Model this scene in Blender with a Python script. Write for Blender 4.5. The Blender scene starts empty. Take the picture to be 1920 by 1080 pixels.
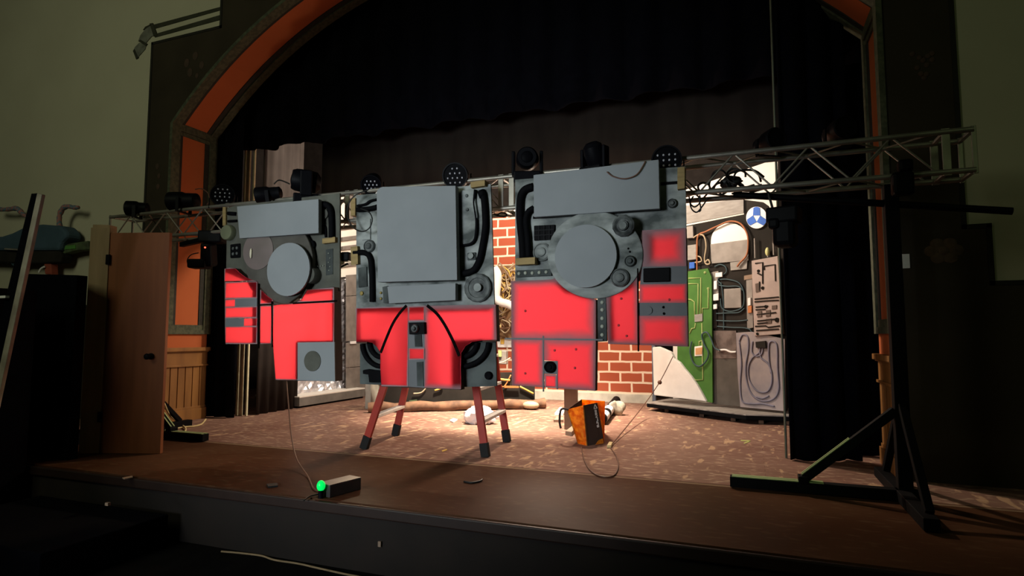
import bpy, bmesh, math, random
from mathutils import Vector, Matrix
random.seed(7)
C = bpy.context.scene
COL = C.collection
R = math.radians

# ------------------------------------------------------------------ camera, world, lights, exposure
FPX, YAW, PIT, CAMZ = 1133.0, R(21.3), R(4.44), 1.15
cam_d = bpy.data.cameras.new('camera'); cam_d.sensor_width = 36; cam_d.lens = FPX/1920*36
cam_d.clip_start = 0.05
cam = bpy.data.objects.new('camera', cam_d); COL.objects.link(cam)
cam.location = (0, 0, CAMZ); cam.rotation_euler = (R(90)+PIT, 0, YAW)
C.camera = cam
C.view_settings.view_transform = 'Standard'; C.view_settings.look = 'None'
C.view_settings.gamma = 1; C.view_settings.use_curve_mapping = False
C.view_settings.exposure = 0.0
w = bpy.data.worlds.new('world'); C.world = w; w.use_nodes = True
w.node_tree.nodes['Background'].inputs[0].default_value = (0.8, 1.0, 0.55, 1)
w.node_tree.nodes['Background'].inputs[1].default_value = 0.004

def lamp(name, kind, loc, energy, color, aim=None, **kw):
    d = bpy.data.lights.new(name, kind); d.energy = energy; d.color = color
    for k, v in kw.items(): setattr(d, k, v)
    o = bpy.data.objects.new(name, d); COL.objects.link(o); o.location = loc
    if aim: o.rotation_euler = (Vector(aim)-Vector(loc)).to_track_quat('-Z', 'Y').to_euler()
    return o
# upstage work lights (warm) hung above; low unseen ones added to backlight the panels
lamp('upstage_light', 'POINT', (-2.7, 8.0, 4.1), 620, (1.0, 0.80, 0.60), shadow_soft_size=0.12)
lamp('upstage_light', 'SPOT', (-2.9, 7.4, 4.3), 4500, (1.0, 0.83, 0.64), aim=(-3.2, 8.2, 0), spot_size=R(64), spot_blend=1.0, shadow_soft_size=0.12)
lamp('upstage_light', 'POINT', (-1.9, 7.3, 1.9), 60, (1.0, 0.80, 0.62), shadow_soft_size=0.08)
lamp('upstage_light', 'POINT', (-5.0, 7.3, 3.6), 250, (1.0, 0.86, 0.72), shadow_soft_size=0.15)
lamp('upstage_light', 'POINT', (-0.9, 7.7, 3.9), 90, (1.0, 0.82, 0.68), shadow_soft_size=0.15)
lamp('upstage_light', 'SPOT', (-4.1, 6.0, 1.45), 110, (1.0, 0.76, 0.48), aim=(-4.15, 4.6, 1.2), spot_size=R(100), spot_blend=0.8, shadow_soft_size=0.08)
lamp('upstage_light', 'SPOT', (-2.3, 7.0, 1.8), 235, (1.0, 0.78, 0.60), aim=(-1.9, 4.6, 1.5), spot_size=R(74), spot_blend=0.6, shadow_soft_size=0.45)
# front of house spot on the panels, and the dim house light
lamp('front_light', 'SPOT', (-3.9, -3.0, 1.75), 1750, (0.86, 0.95, 1.0), aim=(-2.75, 4.6, 1.75), spot_size=R(41), spot_blend=0.5, shadow_soft_size=0.9)
lamp('house_light', 'AREA', (-6.3, -2.2, 5.4), 105, (0.95, 1.0, 0.66), aim=(-7.6, 5.7, 3.5), size=3.0)
lamp('house_light', 'AREA', (4.2, -0.5, 4.5), 9, (0.76, 1.0, 0.42), aim=(1.6, 5.7, 2.6), size=1.5)
# pale green spill on the right hand stand, from an added unseen spot
lamp('green_spill', 'SPOT', (2.2, 2.0, 2.6), 22, (0.45, 1.0, 0.2), aim=(0.15, 5.0, 0.1), spot_size=R(17), spot_blend=0.6, shadow_soft_size=0.05)

# ------------------------------------------------------------------ pixel -> place helpers (target frame 1920x1080)
CAMV = Vector((0, 0, CAMZ))
def ray(x, y):
    v = Vector(((x-960)/FPX, 1.0, -(y-540)/FPX))
    c, s = math.cos(PIT), math.sin(PIT)
    v = Vector((v.x, c*v.y-s*v.z, s*v.y+c*v.z))
    c, s = math.cos(YAW), math.sin(YAW)
    return Vector((c*v.x-s*v.y, s*v.x+c*v.y, v.z))
def P(x, y, Y):
    r = ray(x, y); return CAMV + r*(Y/r.y)
def PX(x, y, X):
    r = ray(x, y); return CAMV + r*(X/r.x)
def FLR(x, y, z=0.0):
    r = ray(x, y); return CAMV + r*((z-CAMZ)/r.z)

# ------------------------------------------------------------------ materials
MATS = {}
def mat(name, c, rough=0.7, c2=None, scale=6.0, metal=0.0, bump=0.0, stretch=None, spec=0.3, detail=4, lo=0.35, hi=0.65, emit=0):
    if name in MATS: return MATS[name]
    m = bpy.data.materials.new(name); m.use_nodes = True; nt = m.node_tree
    b = nt.nodes['Principled BSDF']
    b.inputs['Roughness'].default_value = rough; b.inputs['Metallic'].default_value = metal
    b.inputs['Specular IOR Level'].default_value = spec
    c2 = c2 or tuple(v*0.75 for v in c)
    tc = nt.nodes.new('ShaderNodeTexCoord'); mp = nt.nodes.new('ShaderNodeMapping'); nz = nt.nodes.new('ShaderNodeTexNoise')
    nt.links.new(tc.outputs['Object'], mp.inputs[0]); nt.links.new(mp.outputs[0], nz.inputs['Vector'])
    if stretch: mp.inputs['Scale'].default_value = stretch
    nz.inputs['Scale'].default_value = scale; nz.inputs['Detail'].default_value = detail
    rp = nt.nodes.new('ShaderNodeValToRGB'); nt.links.new(nz.outputs['Fac'], rp.inputs[0])
    rp.color_ramp.elements[0].position = lo; rp.color_ramp.elements[1].position = hi
    rp.color_ramp.elements[0].color = (*c2, 1); rp.color_ramp.elements[1].color = (*c, 1)
    nt.links.new(rp.outputs[0], b.inputs['Base Color'])
    if bump:
        bp = nt.nodes.new('ShaderNodeBump'); bp.inputs['Strength'].default_value = bump
        nt.links.new(nz.outputs['Fac'], bp.inputs['Height']); nt.links.new(bp.outputs[0], b.inputs['Normal'])
    if emit:
        b.inputs['Emission Color'].default_value = (*c, 1); b.inputs['Emission Strength'].default_value = emit
    MATS[name] = m; return m

def red_mat(name, wx, wz, fall, base=0.0):
    """thin red sprayed sheet that lets light through; grey overspray along its edges"""
    m = bpy.data.materials.new(name); m.use_nodes = True; nt = m.node_tree; N = nt.nodes; L = nt.links
    N.remove(N['Principled BSDF']); out = N['Material Output']
    tc = N.new('ShaderNodeTexCoord'); sp = N.new('ShaderNodeSeparateXYZ'); L.new(tc.outputs['Generated'], sp.inputs[0])
    def mth(op, a, b=None):
        n = N.new('ShaderNodeMath'); n.operation = op
        for i, v in enumerate((a, b)):
            if v is None: continue
            if isinstance(v, (int, float)): n.inputs[i].default_value = v
            else: L.new(v, n.inputs[i])
        return n.outputs[0]
    def ed(s, wd):
        return mth('MULTIPLY', mth('MINIMUM', s, mth('SUBTRACT', 1.0, s)), wd)
    d = mth('MINIMUM', ed(sp.outputs[0], wx), ed(sp.outputs[2], wz))
    nz = N.new('ShaderNodeTexNoise'); nz.inputs['Scale'].default_value = 5; L.new(tc.outputs['Object'], nz.inputs['Vector'])
    d = mth('ADD', d, mth('MULTIPLY', mth('SUBTRACT', nz.outputs['Fac'], 0.5), fall*0.5))
    mr = N.new('ShaderNodeMapRange'); mr.interpolation_type = 'SMOOTHSTEP'
    L.new(d, mr.inputs[0]); mr.inputs[1].default_value = 0.0; mr.inputs[2].default_value = fall
    mr.inputs[3].default_value = base; mr.inputs[4].default_value = 1.0
    gd = N.new('ShaderNodeBsdfDiffuse'); gd.inputs[0].default_value = (0.30, 0.22, 0.24, 1)
    rd = N.new('ShaderNodeBsdfDiffuse'); rd.inputs[0].default_value = (0.60, 0.045, 0.07, 1)
    rt = N.new('ShaderNodeBsdfTranslucent'); rt.inputs[0].default_value = (0.98, 0.26, 0.33, 1)
    mx = N.new('ShaderNodeMixShader'); mx.inputs[0].default_value = 0.92; L.new(rd.outputs[0], mx.inputs[1]); L.new(rt.outputs[0], mx.inputs[2])
    m2 = N.new('ShaderNodeMixShader'); L.new(mr.outputs[0], m2.inputs[0]); L.new(gd.outputs[0], m2.inputs[1]); L.new(mx.outputs[0], m2.inputs[2])
    L.new(m2.outputs[0], out.inputs[0]); return m

def brick_mat(name, c1, c2, mortar, bw, rh, ms, offx=0.0):
    m = bpy.data.materials.new(name); m.use_nodes = True; nt = m.node_tree; N = nt.nodes; L = nt.links
    b = N['Principled BSDF']; b.inputs['Roughness'].default_value = 0.85; b.inputs['Specular IOR Level'].default_value = 0.1
    tc = N.new('ShaderNodeTexCoord'); sp = N.new('ShaderNodeSeparateXYZ'); cb = N.new('ShaderNodeCombineXYZ'); bk = N.new('ShaderNodeTexBrick')
    L.new(tc.outputs['Object'], sp.inputs[0]); L.new(sp.outputs[0], cb.inputs[0]); L.new(sp.outputs[2], cb.inputs[1])
    nz = N.new('ShaderNodeTexNoise'); nz.inputs['Scale'].default_value = 5; L.new(tc.outputs['Object'], nz.inputs['Vector'])
    mv = N.new('ShaderNodeMix'); mv.data_type = 'VECTOR'; mv.inputs[0].default_value = 0.02
    L.new(cb.outputs[0], mv.inputs[4]); L.new(nz.outputs['Color'], mv.inputs[5]); L.new(mv.outputs[1], bk.inputs['Vector'])
    bk.inputs['Scale'].default_value = 1; bk.inputs['Brick Width'].default_value = bw; bk.inputs['Row Height'].default_value = rh
    bk.inputs['Mortar Size'].default_value = ms; bk.inputs['Mortar Smooth'].default_value = 0.1
    bk.inputs['Color1'].default_value = (*c1, 1); bk.inputs['Color2'].default_value = (*c2, 1); bk.inputs['Mortar'].default_value = (*mortar, 1)
    L.new(bk.outputs[0], b.inputs['Base Color']); return m

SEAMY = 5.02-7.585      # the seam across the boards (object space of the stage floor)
def floor_mat():
    m = bpy.data.materials.new('stage_floorboards'); m.use_nodes = True; nt = m.node_tree; N = nt.nodes; L = nt.links
    b = N['Principled BSDF']; b.inputs['Specular IOR Level'].default_value = 0.018
    tc = N.new('ShaderNodeTexCoord')
    bk = N.new('ShaderNodeTexBrick'); L.new(tc.outputs['Object'], bk.inputs['Vector'])
    bk.inputs['Scale'].default_value = 1; bk.inputs['Brick Width'].default_value = 3.1; bk.inputs['Row Height'].default_value = 0.085
    bk.inputs['Mortar Size'].default_value = 0.002; bk.offset = 0.37
    bk.inputs['Color1'].default_value = (0.205, 0.112, 0.086, 1); bk.inputs['Color2'].default_value = (0.172, 0.090, 0.068, 1)
    bk.inputs['Mortar'].default_value = (0.07, 0.032, 0.024, 1)
    # scuffs and scratches in the paint
    def noise(sc, stx, det, lo, hi, rot=0):
        mp = N.new('ShaderNodeMapping'); mp.inputs['Scale'].default_value = stx; mp.inputs['Rotation'].default_value = (0, 0, rot)
        n = N.new('ShaderNodeTexNoise'); n.inputs['Scale'].default_value = sc; n.inputs['Detail'].default_value = det
        L.new(tc.outputs['Object'], mp.inputs[0]); L.new(mp.outputs[0], n.inputs['Vector'])
        r = N.new('ShaderNodeValToRGB'); r.color_ramp.elements[0].position = lo; r.color_ramp.elements[1].position = hi
        L.new(n.outputs['Fac'], r.inputs[0]); return r.outputs[0]
    s1 = noise(11.0, (0.8, 2.0, 1), 10, 0.55, 0.68, 0.35)
    s2 = noise(4.2, (2.6, 0.8, 1), 9, 0.60, 0.66, -0.4)
    s3 = noise(0.6, (1, 1, 1), 3, 0.40, 0.62)
    def mix(fac, a, bcol, k):
        x = N.new('ShaderNodeMix'); x.data_type = 'RGBA'
        mm = N.new('ShaderNodeMath'); mm.operation = 'MULTIPLY'; mm.inputs[1].default_value = k; L.new(fac, mm.inputs[0])
        L.new(mm.outputs[0], x.inputs[0]); L.new(a, x.inputs[6]); x.inputs[7].default_value = (*bcol, 1); return x.outputs[2]
    c = mix(s3, bk.outputs[0], (0.26, 0.158, 0.122), 0.6)
    c = mix(s1, c, (0.62, 0.46, 0.32), 0.48)
    c = mix(s2, c, (0.60, 0.40, 0.24), 0.55)
    # one worn pale seam along the stage, boards darker downstage of it
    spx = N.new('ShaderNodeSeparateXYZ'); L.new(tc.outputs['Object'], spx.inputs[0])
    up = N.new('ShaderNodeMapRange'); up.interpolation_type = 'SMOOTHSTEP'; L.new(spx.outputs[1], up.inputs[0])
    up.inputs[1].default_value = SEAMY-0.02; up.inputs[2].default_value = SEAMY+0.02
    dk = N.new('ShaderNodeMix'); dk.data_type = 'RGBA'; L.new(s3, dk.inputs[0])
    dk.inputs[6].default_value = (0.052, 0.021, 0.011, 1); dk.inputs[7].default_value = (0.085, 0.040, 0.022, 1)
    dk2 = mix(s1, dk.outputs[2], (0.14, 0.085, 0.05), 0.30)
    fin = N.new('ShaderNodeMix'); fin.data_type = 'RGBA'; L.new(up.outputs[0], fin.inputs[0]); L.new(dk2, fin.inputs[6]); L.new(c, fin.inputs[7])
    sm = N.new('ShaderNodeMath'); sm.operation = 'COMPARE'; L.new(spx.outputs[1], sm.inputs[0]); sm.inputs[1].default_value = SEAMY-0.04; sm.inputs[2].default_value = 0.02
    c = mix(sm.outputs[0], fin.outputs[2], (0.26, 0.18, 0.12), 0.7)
    L.new(c, b.inputs['Base Color'])
    rr = N.new('ShaderNodeMapRange'); L.new(s3, rr.inputs[0]); rr.inputs[3].default_value = 0.42; rr.inputs[4].default_value = 0.58
    L.new(rr.outputs[0], b.inputs['Roughness'])
    bp = N.new('ShaderNodeBump'); bp.inputs['Strength'].default_value = 0.05; L.new(s1, bp.inputs['Height']); L.new(bp.outputs[0], b.inputs['Normal'])
    return m

M_black = mat('black_paint', (0.004, 0.004, 0.005), 0.7, spec=0.08)
M_fab = mat('black_drape', (0.0022, 0.0022, 0.0040), 0.95, (0.0015, 0.0015, 0.003), 8, spec=0.05)
M_brown_fab = mat('dark_brown_drape', (0.022, 0.017, 0.014), 0.95, (0.017, 0.013, 0.011), 2.0, spec=0.02, stretch=(3, 1, .6))
M_grey_fab = mat('grey_drape', (0.040, 0.034, 0.031), 0.95, (0.032, 0.027, 0.025), 3, spec=0.02)
M_fix = mat('fixture_black', (0.0035, 0.0035, 0.005), 0.5, spec=0.06)
M_lens = mat('lens_dark', (0.003, 0.003, 0.004), 0.5, spec=0.02)
M_led = mat('led_lens', (0.36, 0.36, 0.40), 0.2, spec=0.8)
M_alu = mat('truss_aluminium', (0.30, 0.28, 0.24), 0.42, (0.20, 0.185, 0.16), 5, metal=0.6)
M_plate = mat('plain_grey_board', (0.225, 0.240, 0.252), 0.75, (0.205, 0.220, 0.232), 3, spec=0.15)
M_base = mat('brushed_grey_paint', (0.300, 0.320, 0.310), 0.7, (0.055, 0.064, 0.062), 4.0, stretch=(1, 1, 1.8), lo=0.34, hi=0.66, detail=8, spec=0.2)
M_base_dim = mat('dull_grey_paint', (0.105, 0.108, 0.090), 0.75, (0.060, 0.060, 0.050), 5, lo=0.3, hi=0.7, detail=6, spec=0.15)
M_base_dark = mat('dark_slate_paint', (0.085, 0.098, 0.096), 0.7, (0.018, 0.022, 0.022), 3.5, lo=0.36, hi=0.66, detail=6, spec=0.2)
M_grip = mat('black_tube', (0.004, 0.004, 0.005), 0.75, spec=0.04)
M_grime = mat('dirty_grey_knob', (0.110, 0.120, 0.118), 0.65, (0.03, 0.034, 0.034), 14, lo=0.35, hi=0.6)
M_seam = mat('black_seam', (0.004, 0.003, 0.003), 0.8, spec=0.03)
M_midgrey = mat('mid_grey_paint', (0.150, 0.155, 0.165), 0.75, (0.13, 0.135, 0.145), 5, spec=0.1)  # even mid grey paint for the panel bars and joints
M_wood = mat('pine_block', (0.30, 0.21, 0.085), 0.7, (0.22, 0.15, 0.06), 6, stretch=(1, 1, 6))
M_ply = mat('brown_panel_side', (0.055, 0.030, 0.020), 0.8, (0.035, 0.02, 0.014), 6)
M_dot = mat('pale_rivet', (0.34, 0.36, 0.30), 0.6)
M_cream = mat('cream_wall_paint', (0.50, 0.47, 0.36), 0.9, (0.47, 0.44, 0.335), 1.2, spec=0.05)
M_stencil = mat('dark_wall_paint', (0.048, 0.038, 0.027), 0.9, (0.036, 0.029, 0.021), 1.5, spec=0.05)
M_stripe = mat('wall_stripe_paint', (0.055, 0.055, 0.040), 0.9, spec=0.05)
M_ribbon = mat('ribbon_grey_paint', (0.20, 0.20, 0.17), 0.9, (0.12, 0.12, 0.10), 9, spec=0.05)
M_redwall = mat('orange_red_wall_paint', (0.46, 0.125, 0.045), 0.8, (0.42, 0.11, 0.04), 1.5, spec=0.1)
M_greenmold = mat('grey_green_moulding', (0.085, 0.092, 0.055), 0.75, (0.05, 0.056, 0.035), 22, lo=.4, hi=.6)
M_darkmold = mat('dark_moulding', (0.030, 0.028, 0.022), 0.75, (0.02, 0.02, 0.016), 20)
M_oak = mat('oak_wainscot', (0.30, 0.140, 0.040), 0.5, (0.19, 0.085, 0.026), 3.0, stretch=(2, 2, .35), detail=8, spec=0.3)
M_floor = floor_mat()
M_apron = mat('stage_front_boards', (0.014, 0.009, 0.007), 0.8, (0.009, 0.006, 0.005), 3)
M_carpet = mat('auditorium_carpet', (0.010, 0.009, 0.009), 0.95, spec=0.02)
M_housewall = mat('stagehouse_black', (0.035, 0.030, 0.028), 0.95, spec=0.02)
M_door = mat('door_veneer', (0.20, 0.060, 0.018), 0.65, (0.16, 0.046, 0.013), 2.5, stretch=(5, 5, .5), detail=6)
M_jamb = mat('raw_pine_jamb', (0.30, 0.21, 0.12), 0.75, (0.24, 0.165, 0.09), 4, stretch=(4, 4, .4))
M_white = mat('white_board', (0.80, 0.77, 0.72), 0.8, (0.76, 0.73, 0.68), 3, spec=0.1)
M_foam = mat('white_foam', (0.78, 0.75, 0.72), 0.85, (0.72, 0.69, 0.66), 8, bump=.2)
M_wgrey = mat('whitewashed_plank', (0.31, 0.295, 0.275), 0.85, (0.23, 0.215, 0.20), 7, stretch=(1, 1, 4), lo=.3, hi=.7)
M_metal = mat('dull_sheet_metal', (0.27, 0.245, 0.225), 0.55, (0.20, 0.18, 0.165), 6, metal=.2)
M_foil = mat('crumpled_foil', (0.86, 0.87, 0.92), 0.32, (0.55, 0.56, 0.62), 11, metal=.6, bump=1.0)
M_pcb = mat('green_board_paint', (0.065, 0.180, 0.030), 0.75, (0.045, 0.135, 0.022), 4)
M_trace = mat('pale_green_line', (0.38, 0.45, 0.16), 0.7)
M_mauve = mat('mauve_circuit_paint', (0.42, 0.33, 0.30), 0.7, (0.34, 0.27, 0.25), 6)
M_lilac = mat('lilac_grey_paint', (0.34, 0.29, 0.29), 0.75, (0.24, 0.215, 0.235), 5, lo=.35, hi=.65)
M_lilacline = mat('slate_blue_line', (0.20, 0.19, 0.25), 0.7)
M_blue = mat('bright_blue_paint', (0.03, 0.13, 0.55), 0.6)
M_flatblk = mat('black_flat', (0.028, 0.024, 0.021), 0.85, (0.018, 0.016, 0.014), 3, spec=.1)
M_orangewire = mat('orange_wire', (0.55, 0.19, 0.06), 0.5)
M_tanwire = mat('tan_wire', (0.45, 0.36, 0.24), 0.5)
M_tealwire = mat('teal_wire', (0.045, 0.085, 0.10), 0.5)
M_yellow = mat('yellow_wire', (0.75, 0.48, 0.10), 0.5)
M_cordy = mat('pale_yellow_cord', (0.70, 0.56, 0.28), 0.5)
M_cable = mat('black_cable', (0.008, 0.008, 0.008), 0.5)
M_browncord = mat('brown_cord', (0.12, 0.05, 0.03), 0.5)
M_brick = brick_mat('painted_brick', (0.42, 0.105, 0.055), (0.36, 0.085, 0.045), (0.80, 0.66, 0.52), 0.372, 0.172, 0.017)
M_creambase = mat('cream_baseboard', (0.62, 0.60, 0.52), 0.8)
M_ladred = mat('red_fibreglass_rail', (0.36, 0.035, 0.020), 0.5, (0.30, 0.03, 0.017), 8)
M_step = mat('aluminium_step', (0.80, 0.76, 0.70), 0.6)
M_rubber = mat('black_rubber', (0.010, 0.010, 0.010), 0.8)
M_bagor = mat('orange_print', (1.0, 0.52, 0.05), 0.55, (0.80, 0.25, 0.012), 22, lo=.40, hi=.60)
def translucent(m, col, fac):
    nt = m.node_tree; b = nt.nodes['Principled BSDF']; o = nt.nodes['Material Output']
    t = nt.nodes.new('ShaderNodeBsdfTranslucent'); x = nt.nodes.new('ShaderNodeMixShader'); x.inputs[0].default_value = fac
    src = b.inputs['Base Color'].links[0].from_socket; nt.links.new(src, t.inputs[0])
    nt.links.new(b.outputs[0], x.inputs[1]); nt.links.new(t.outputs[0], x.inputs[2]); nt.links.new(x.outputs[0], o.inputs[0])
translucent(M_bagor, None, .72)
M_bagblk = mat('dark_bag_fabric', (0.060, 0.038, 0.030), 0.7, (0.045, 0.03, 0.024), 3)
M_letter = mat('white_print', (0.80, 0.80, 0.78), 0.6)
M_glow = mat('green_indicator', (0.0, 0.75, 0.10), 0.3, (0.0, 0.7, 0.09), emit=1.0)
M_redglow = mat('red_indicator', (1.0, 0.10, 0.05), 0.3, emit=3)
M_paper = mat('white_paper', (0.80, 0.80, 0.80), 0.8, (0.76, .76, .76))
M_greentop = mat('pale_green_strip', (0.34, 0.44, 0.20), 0.5)
M_bluewall = mat('blue_prop_paint', (0.055, 0.095, 0.14), 0.8, (0.045, 0.078, 0.11), 4)
M_pinkband = mat('pink_band_paint', (0.34, 0.15, 0.14), 0.8, (0.10, 0.16, 0.22), 30, stretch=(1, 1, 1), lo=.48, hi=.52)
M_redleg = mat('red_prop_paint', (0.36, 0.08, 0.05), 0.8)
M_wedge = mat('olive_prop_paint', (0.09, 0.13, 0.06), 0.8, (0.05, 0.06, 0.035), 9)
M_pale = mat('pale_drape_edge', (0.68, 0.66, 0.45), 0.8)
M_log = mat('brown_roll', (0.20, 0.105, 0.060), 0.8, (0.10, 0.055, 0.035), 8)
M_rust = mat('rust_seam', (0.10, 0.032, 0.024), 0.8)
M_card = mat('brown_cardboard', (0.30, 0.21, 0.15), 0.85)
M_mauvelens = mat('smoky_lens', (0.16, 0.125, 0.12), 0.35, (0.12, 0.10, 0.09), 3)

# ------------------------------------------------------------------ mesh builder
ORG = {}
def tag(o, label=None, cat=None, group=None, kind=None):
    if label: o['label'] = label
    if cat: o['category'] = cat
    if group: o['group'] = group
    if kind: o['kind'] = kind
    return o
def thing(name, label, cat, loc, group=None):
    o = bpy.data.objects.new(name, None); COL.objects.link(o); o.location = loc; o.empty_display_size = .1
    ORG[o.name] = Vector(loc); return tag(o, label, cat, group)
def catmull(pts, n=6, closed=False):
    pts = [Vector(p) for p in pts]; out = []; L = len(pts)
    if L < 3: return pts
    for i in range(L if closed else L-1):
        g = (lambda k: pts[k % L]) if closed else (lambda k: pts[min(max(k, 0), L-1)])
        p0, p1, p2, p3 = g(i-1), g(i), g(i+1), g(i+2)
        for k in range(n):
            t = k/n
            out.append(.5*((2*p1)+(p2-p0)*t+(2*p0-5*p1+4*p2-p3)*t*t+(3*p1-p0-3*p2+p3)*t**3))
    if not closed: out.append(pts[-1])
    return out
class MB:
    def __init__(s, M=None): s.v = []; s.f = []; s.M = M or Matrix.Identity(4)
    def add(s, vs, fs):
        k = len(s.v); s.v += [s.M @ Vector(v) for v in vs]; s.f += [tuple(i+k for i in f) for f in fs]; return s
    def box(s, c, d, rot=None):
        c = Vector(c); h = Vector(d)/2; vs = []
        for sx in (-1, 1):
            for sy in (-1, 1):
                for sz in (-1, 1):
                    v = Vector((sx*h.x, sy*h.y, sz*h.z)); vs.append(c+(rot @ v if rot else v))
        return s.add(vs, [(0, 1, 3, 2), (4, 6, 7, 5), (0, 4, 5, 1), (2, 3, 7, 6), (0, 2, 6, 4), (1, 5, 7, 3)])
    def bar(s, a, b, wd, th=None, up=(0, 0, 1)):
        a, b = Vector(a), Vector(b); d = (b-a); L = d.length; d.normalize(); th = th or wd
        u = Vector(up)
        if abs(u.dot(d)) > .98: u = Vector((0, 1, 0))
        sx = d.cross(u).normalized(); sz = sx.cross(d).normalized()
        return s.box((a+b)/2, (wd, L, th), Matrix((sx, d, sz)).transposed())
    def tube(s, pts, r, n=8, closed=False):
        pts = [Vector(p) for p in pts]; rings = []; L = len(pts); prev = None
        rr = r if isinstance(r, (list, tuple)) else [r]*L
        vs = []; fs = []
        for i, p in enumerate(pts):
            a = pts[(i-1) % L] if (closed or i) else p; b = pts[(i+1) % L] if (closed or i < L-1) else p
            t = (b-a)
            if t.length < 1e-9: t = Vector((0, 0, 1))
            t.normalize()
            u = prev if prev is not None else (Vector((0, 0, 1)) if abs(t.z) < .9 else Vector((0, 1, 0)))
            u = (u - t*u.dot(t))
            if u.length < 1e-6: u = t.orthogonal()
            u.normalize(); prev = u; q = t.cross(u)
            for k in range(n):
                A = 2*math.pi*k/n; vs.append(p+(u*math.cos(A)+q*math.sin(A))*rr[i])
        for i in range(L if closed else L-1):
            for k in range(n):
                fs.append((i*n+k, i*n+(k+1) % n, ((i+1) % L)*n+(k+1) % n, ((i+1) % L)*n+k))
        if not closed: fs += [tuple(range(n))[::-1], tuple((L-1)*n+k for k in range(n))]
        return s.add(vs, fs)
    def cyl(s, a, b, r0, r1=None, n=24):
        a, b = Vector(a), Vector(b); r1 = r0 if r1 is None else r1; return s.tube([a, b], [r0, r1], n)
    def lathe(s, a, d, prof, n=24):
        """prof: (radius, distance along d)"""
        a, d = Vector(a), Vector(d).normalized(); return s.tube_axis(a, d, prof, n)
    def tube_axis(s, a, d, prof, n):
        u = d.orthogonal().normalized(); q = d.cross(u); vs = []; fs = []; L = len(prof)
        for r, h in prof:
            for k in range(n):
                A = 2*math.pi*k/n; vs.append(a+d*h+(u*math.cos(A)+q*math.sin(A))*max(r, 1e-4))
        for i in range(L-1):
            for k in range(n): fs.append((i*n+k, i*n+(k+1) % n, (i+1)*n+(k+1) % n, (i+1)*n+k))
        fs += [tuple(range(n))[::-1], tuple((L-1)*n+k for k in range(n))]
        return s.add(vs, fs)
    def prism(s, pts, ext):
        pts = [Vector(p) for p in pts]; e = Vector(ext); n = len(pts)
        return s.add(pts+[p+e for p in pts], [tuple(range(n)), tuple(range(2*n-1, n-1, -1))]+[(i, i+n, (i+1) % n+n, (i+1) % n) for i in range(n)])
    def wall(s, pts, ext, th, closed=True):
        """thin boards standing on an outline"""
        pts = [Vector(p) for p in pts]; e = Vector(ext); n = len(pts); c = sum(pts, Vector())/n
        for i in range(n if closed else n-1):
            a, b = pts[i], pts[(i+1) % n]
            if (b-a).length < 1e-4: continue
            nn = (b-a).cross(e).normalized()*th
            if nn.dot(c-(a+b)/2) < 0: nn = -nn
            s.prism([a, b, b+nn, a+nn], e)
        return s
    def blob(s, c, rad, n=20, m=12, fn=None):
        c = Vector(c); vs = []; fs = []
        for j in range(m+1):
            th = math.pi*j/m
            for i in range(n):
                A = 2*math.pi*i/n; v = Vector((math.sin(th)*math.cos(A)*rad[0], math.sin(th)*math.sin(A)*rad[1], math.cos(th)*rad[2]))
                if fn: v = fn(v, A, th)
                vs.append(c+v)
        for j in range(m):
            for i in range(n): fs.append((j*n+i, (j+1)*n+i, (j+1)*n+(i+1) % n, j*n+(i+1) % n))
        return s.add(vs, fs)
    def sheet(s, rows):
        n = len(rows[0]); k = len(rows); vs = [p for r in rows for p in r]
        return s.add(vs, [(i*n+j, i*n+j+1, (i+1)*n+j+1, (i+1)*n+j) for i in range(k-1) for j in range(n-1)])
    def build(s, name, m, parent=None, bevel=0.0, smooth=False, label=None, cat=None, group=None, kind=None, solid=0.0, base=None):
        me = bpy.data.meshes.new(name)
        xs = s.v
        if parent is not None: o0 = ORG[parent.name]
        elif base is not None: o0 = Vector(base)
        else:
            o0 = Vector(((min(v.x for v in xs)+max(v.x for v in xs))/2, (min(v.y for v in xs)+max(v.y for v in xs))/2, min(v.z for v in xs)))
        me.from_pydata([v-o0 for v in xs], [], s.f)
        bm = bmesh.new(); bm.from_mesh(me); bmesh.ops.recalc_face_normals(bm, faces=bm.faces)
        bm.to_mesh(me); bm.free()
        if smooth:
            for p in me.polygons: p.use_smooth = True
        me.materials.append(m)
        o = bpy.data.objects.new(name, me); COL.objects.link(o)
        if parent is not None: o.parent = parent
        else: o.location = o0
        ORG[o.name] = o0
        if smooth and smooth != 'all':
            md = o.modifiers.new('edges', 'EDGE_SPLIT'); md.split_angle = R(40)
        if solid:
            md = o.modifiers.new('thick', 'SOLIDIFY'); md.thickness = solid; md.offset = 0
        if bevel:
            md = o.modifiers.new('bevel', 'BEVEL'); md.width = bevel; md.segments = 2; md.limit_method = 'ANGLE'; md.angle_limit = R(40)
        tag(o, label, cat, group, kind); return o
def struct(mb, name, m, **kw):
    return mb.build(name, m, kind='structure', **kw)

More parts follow.
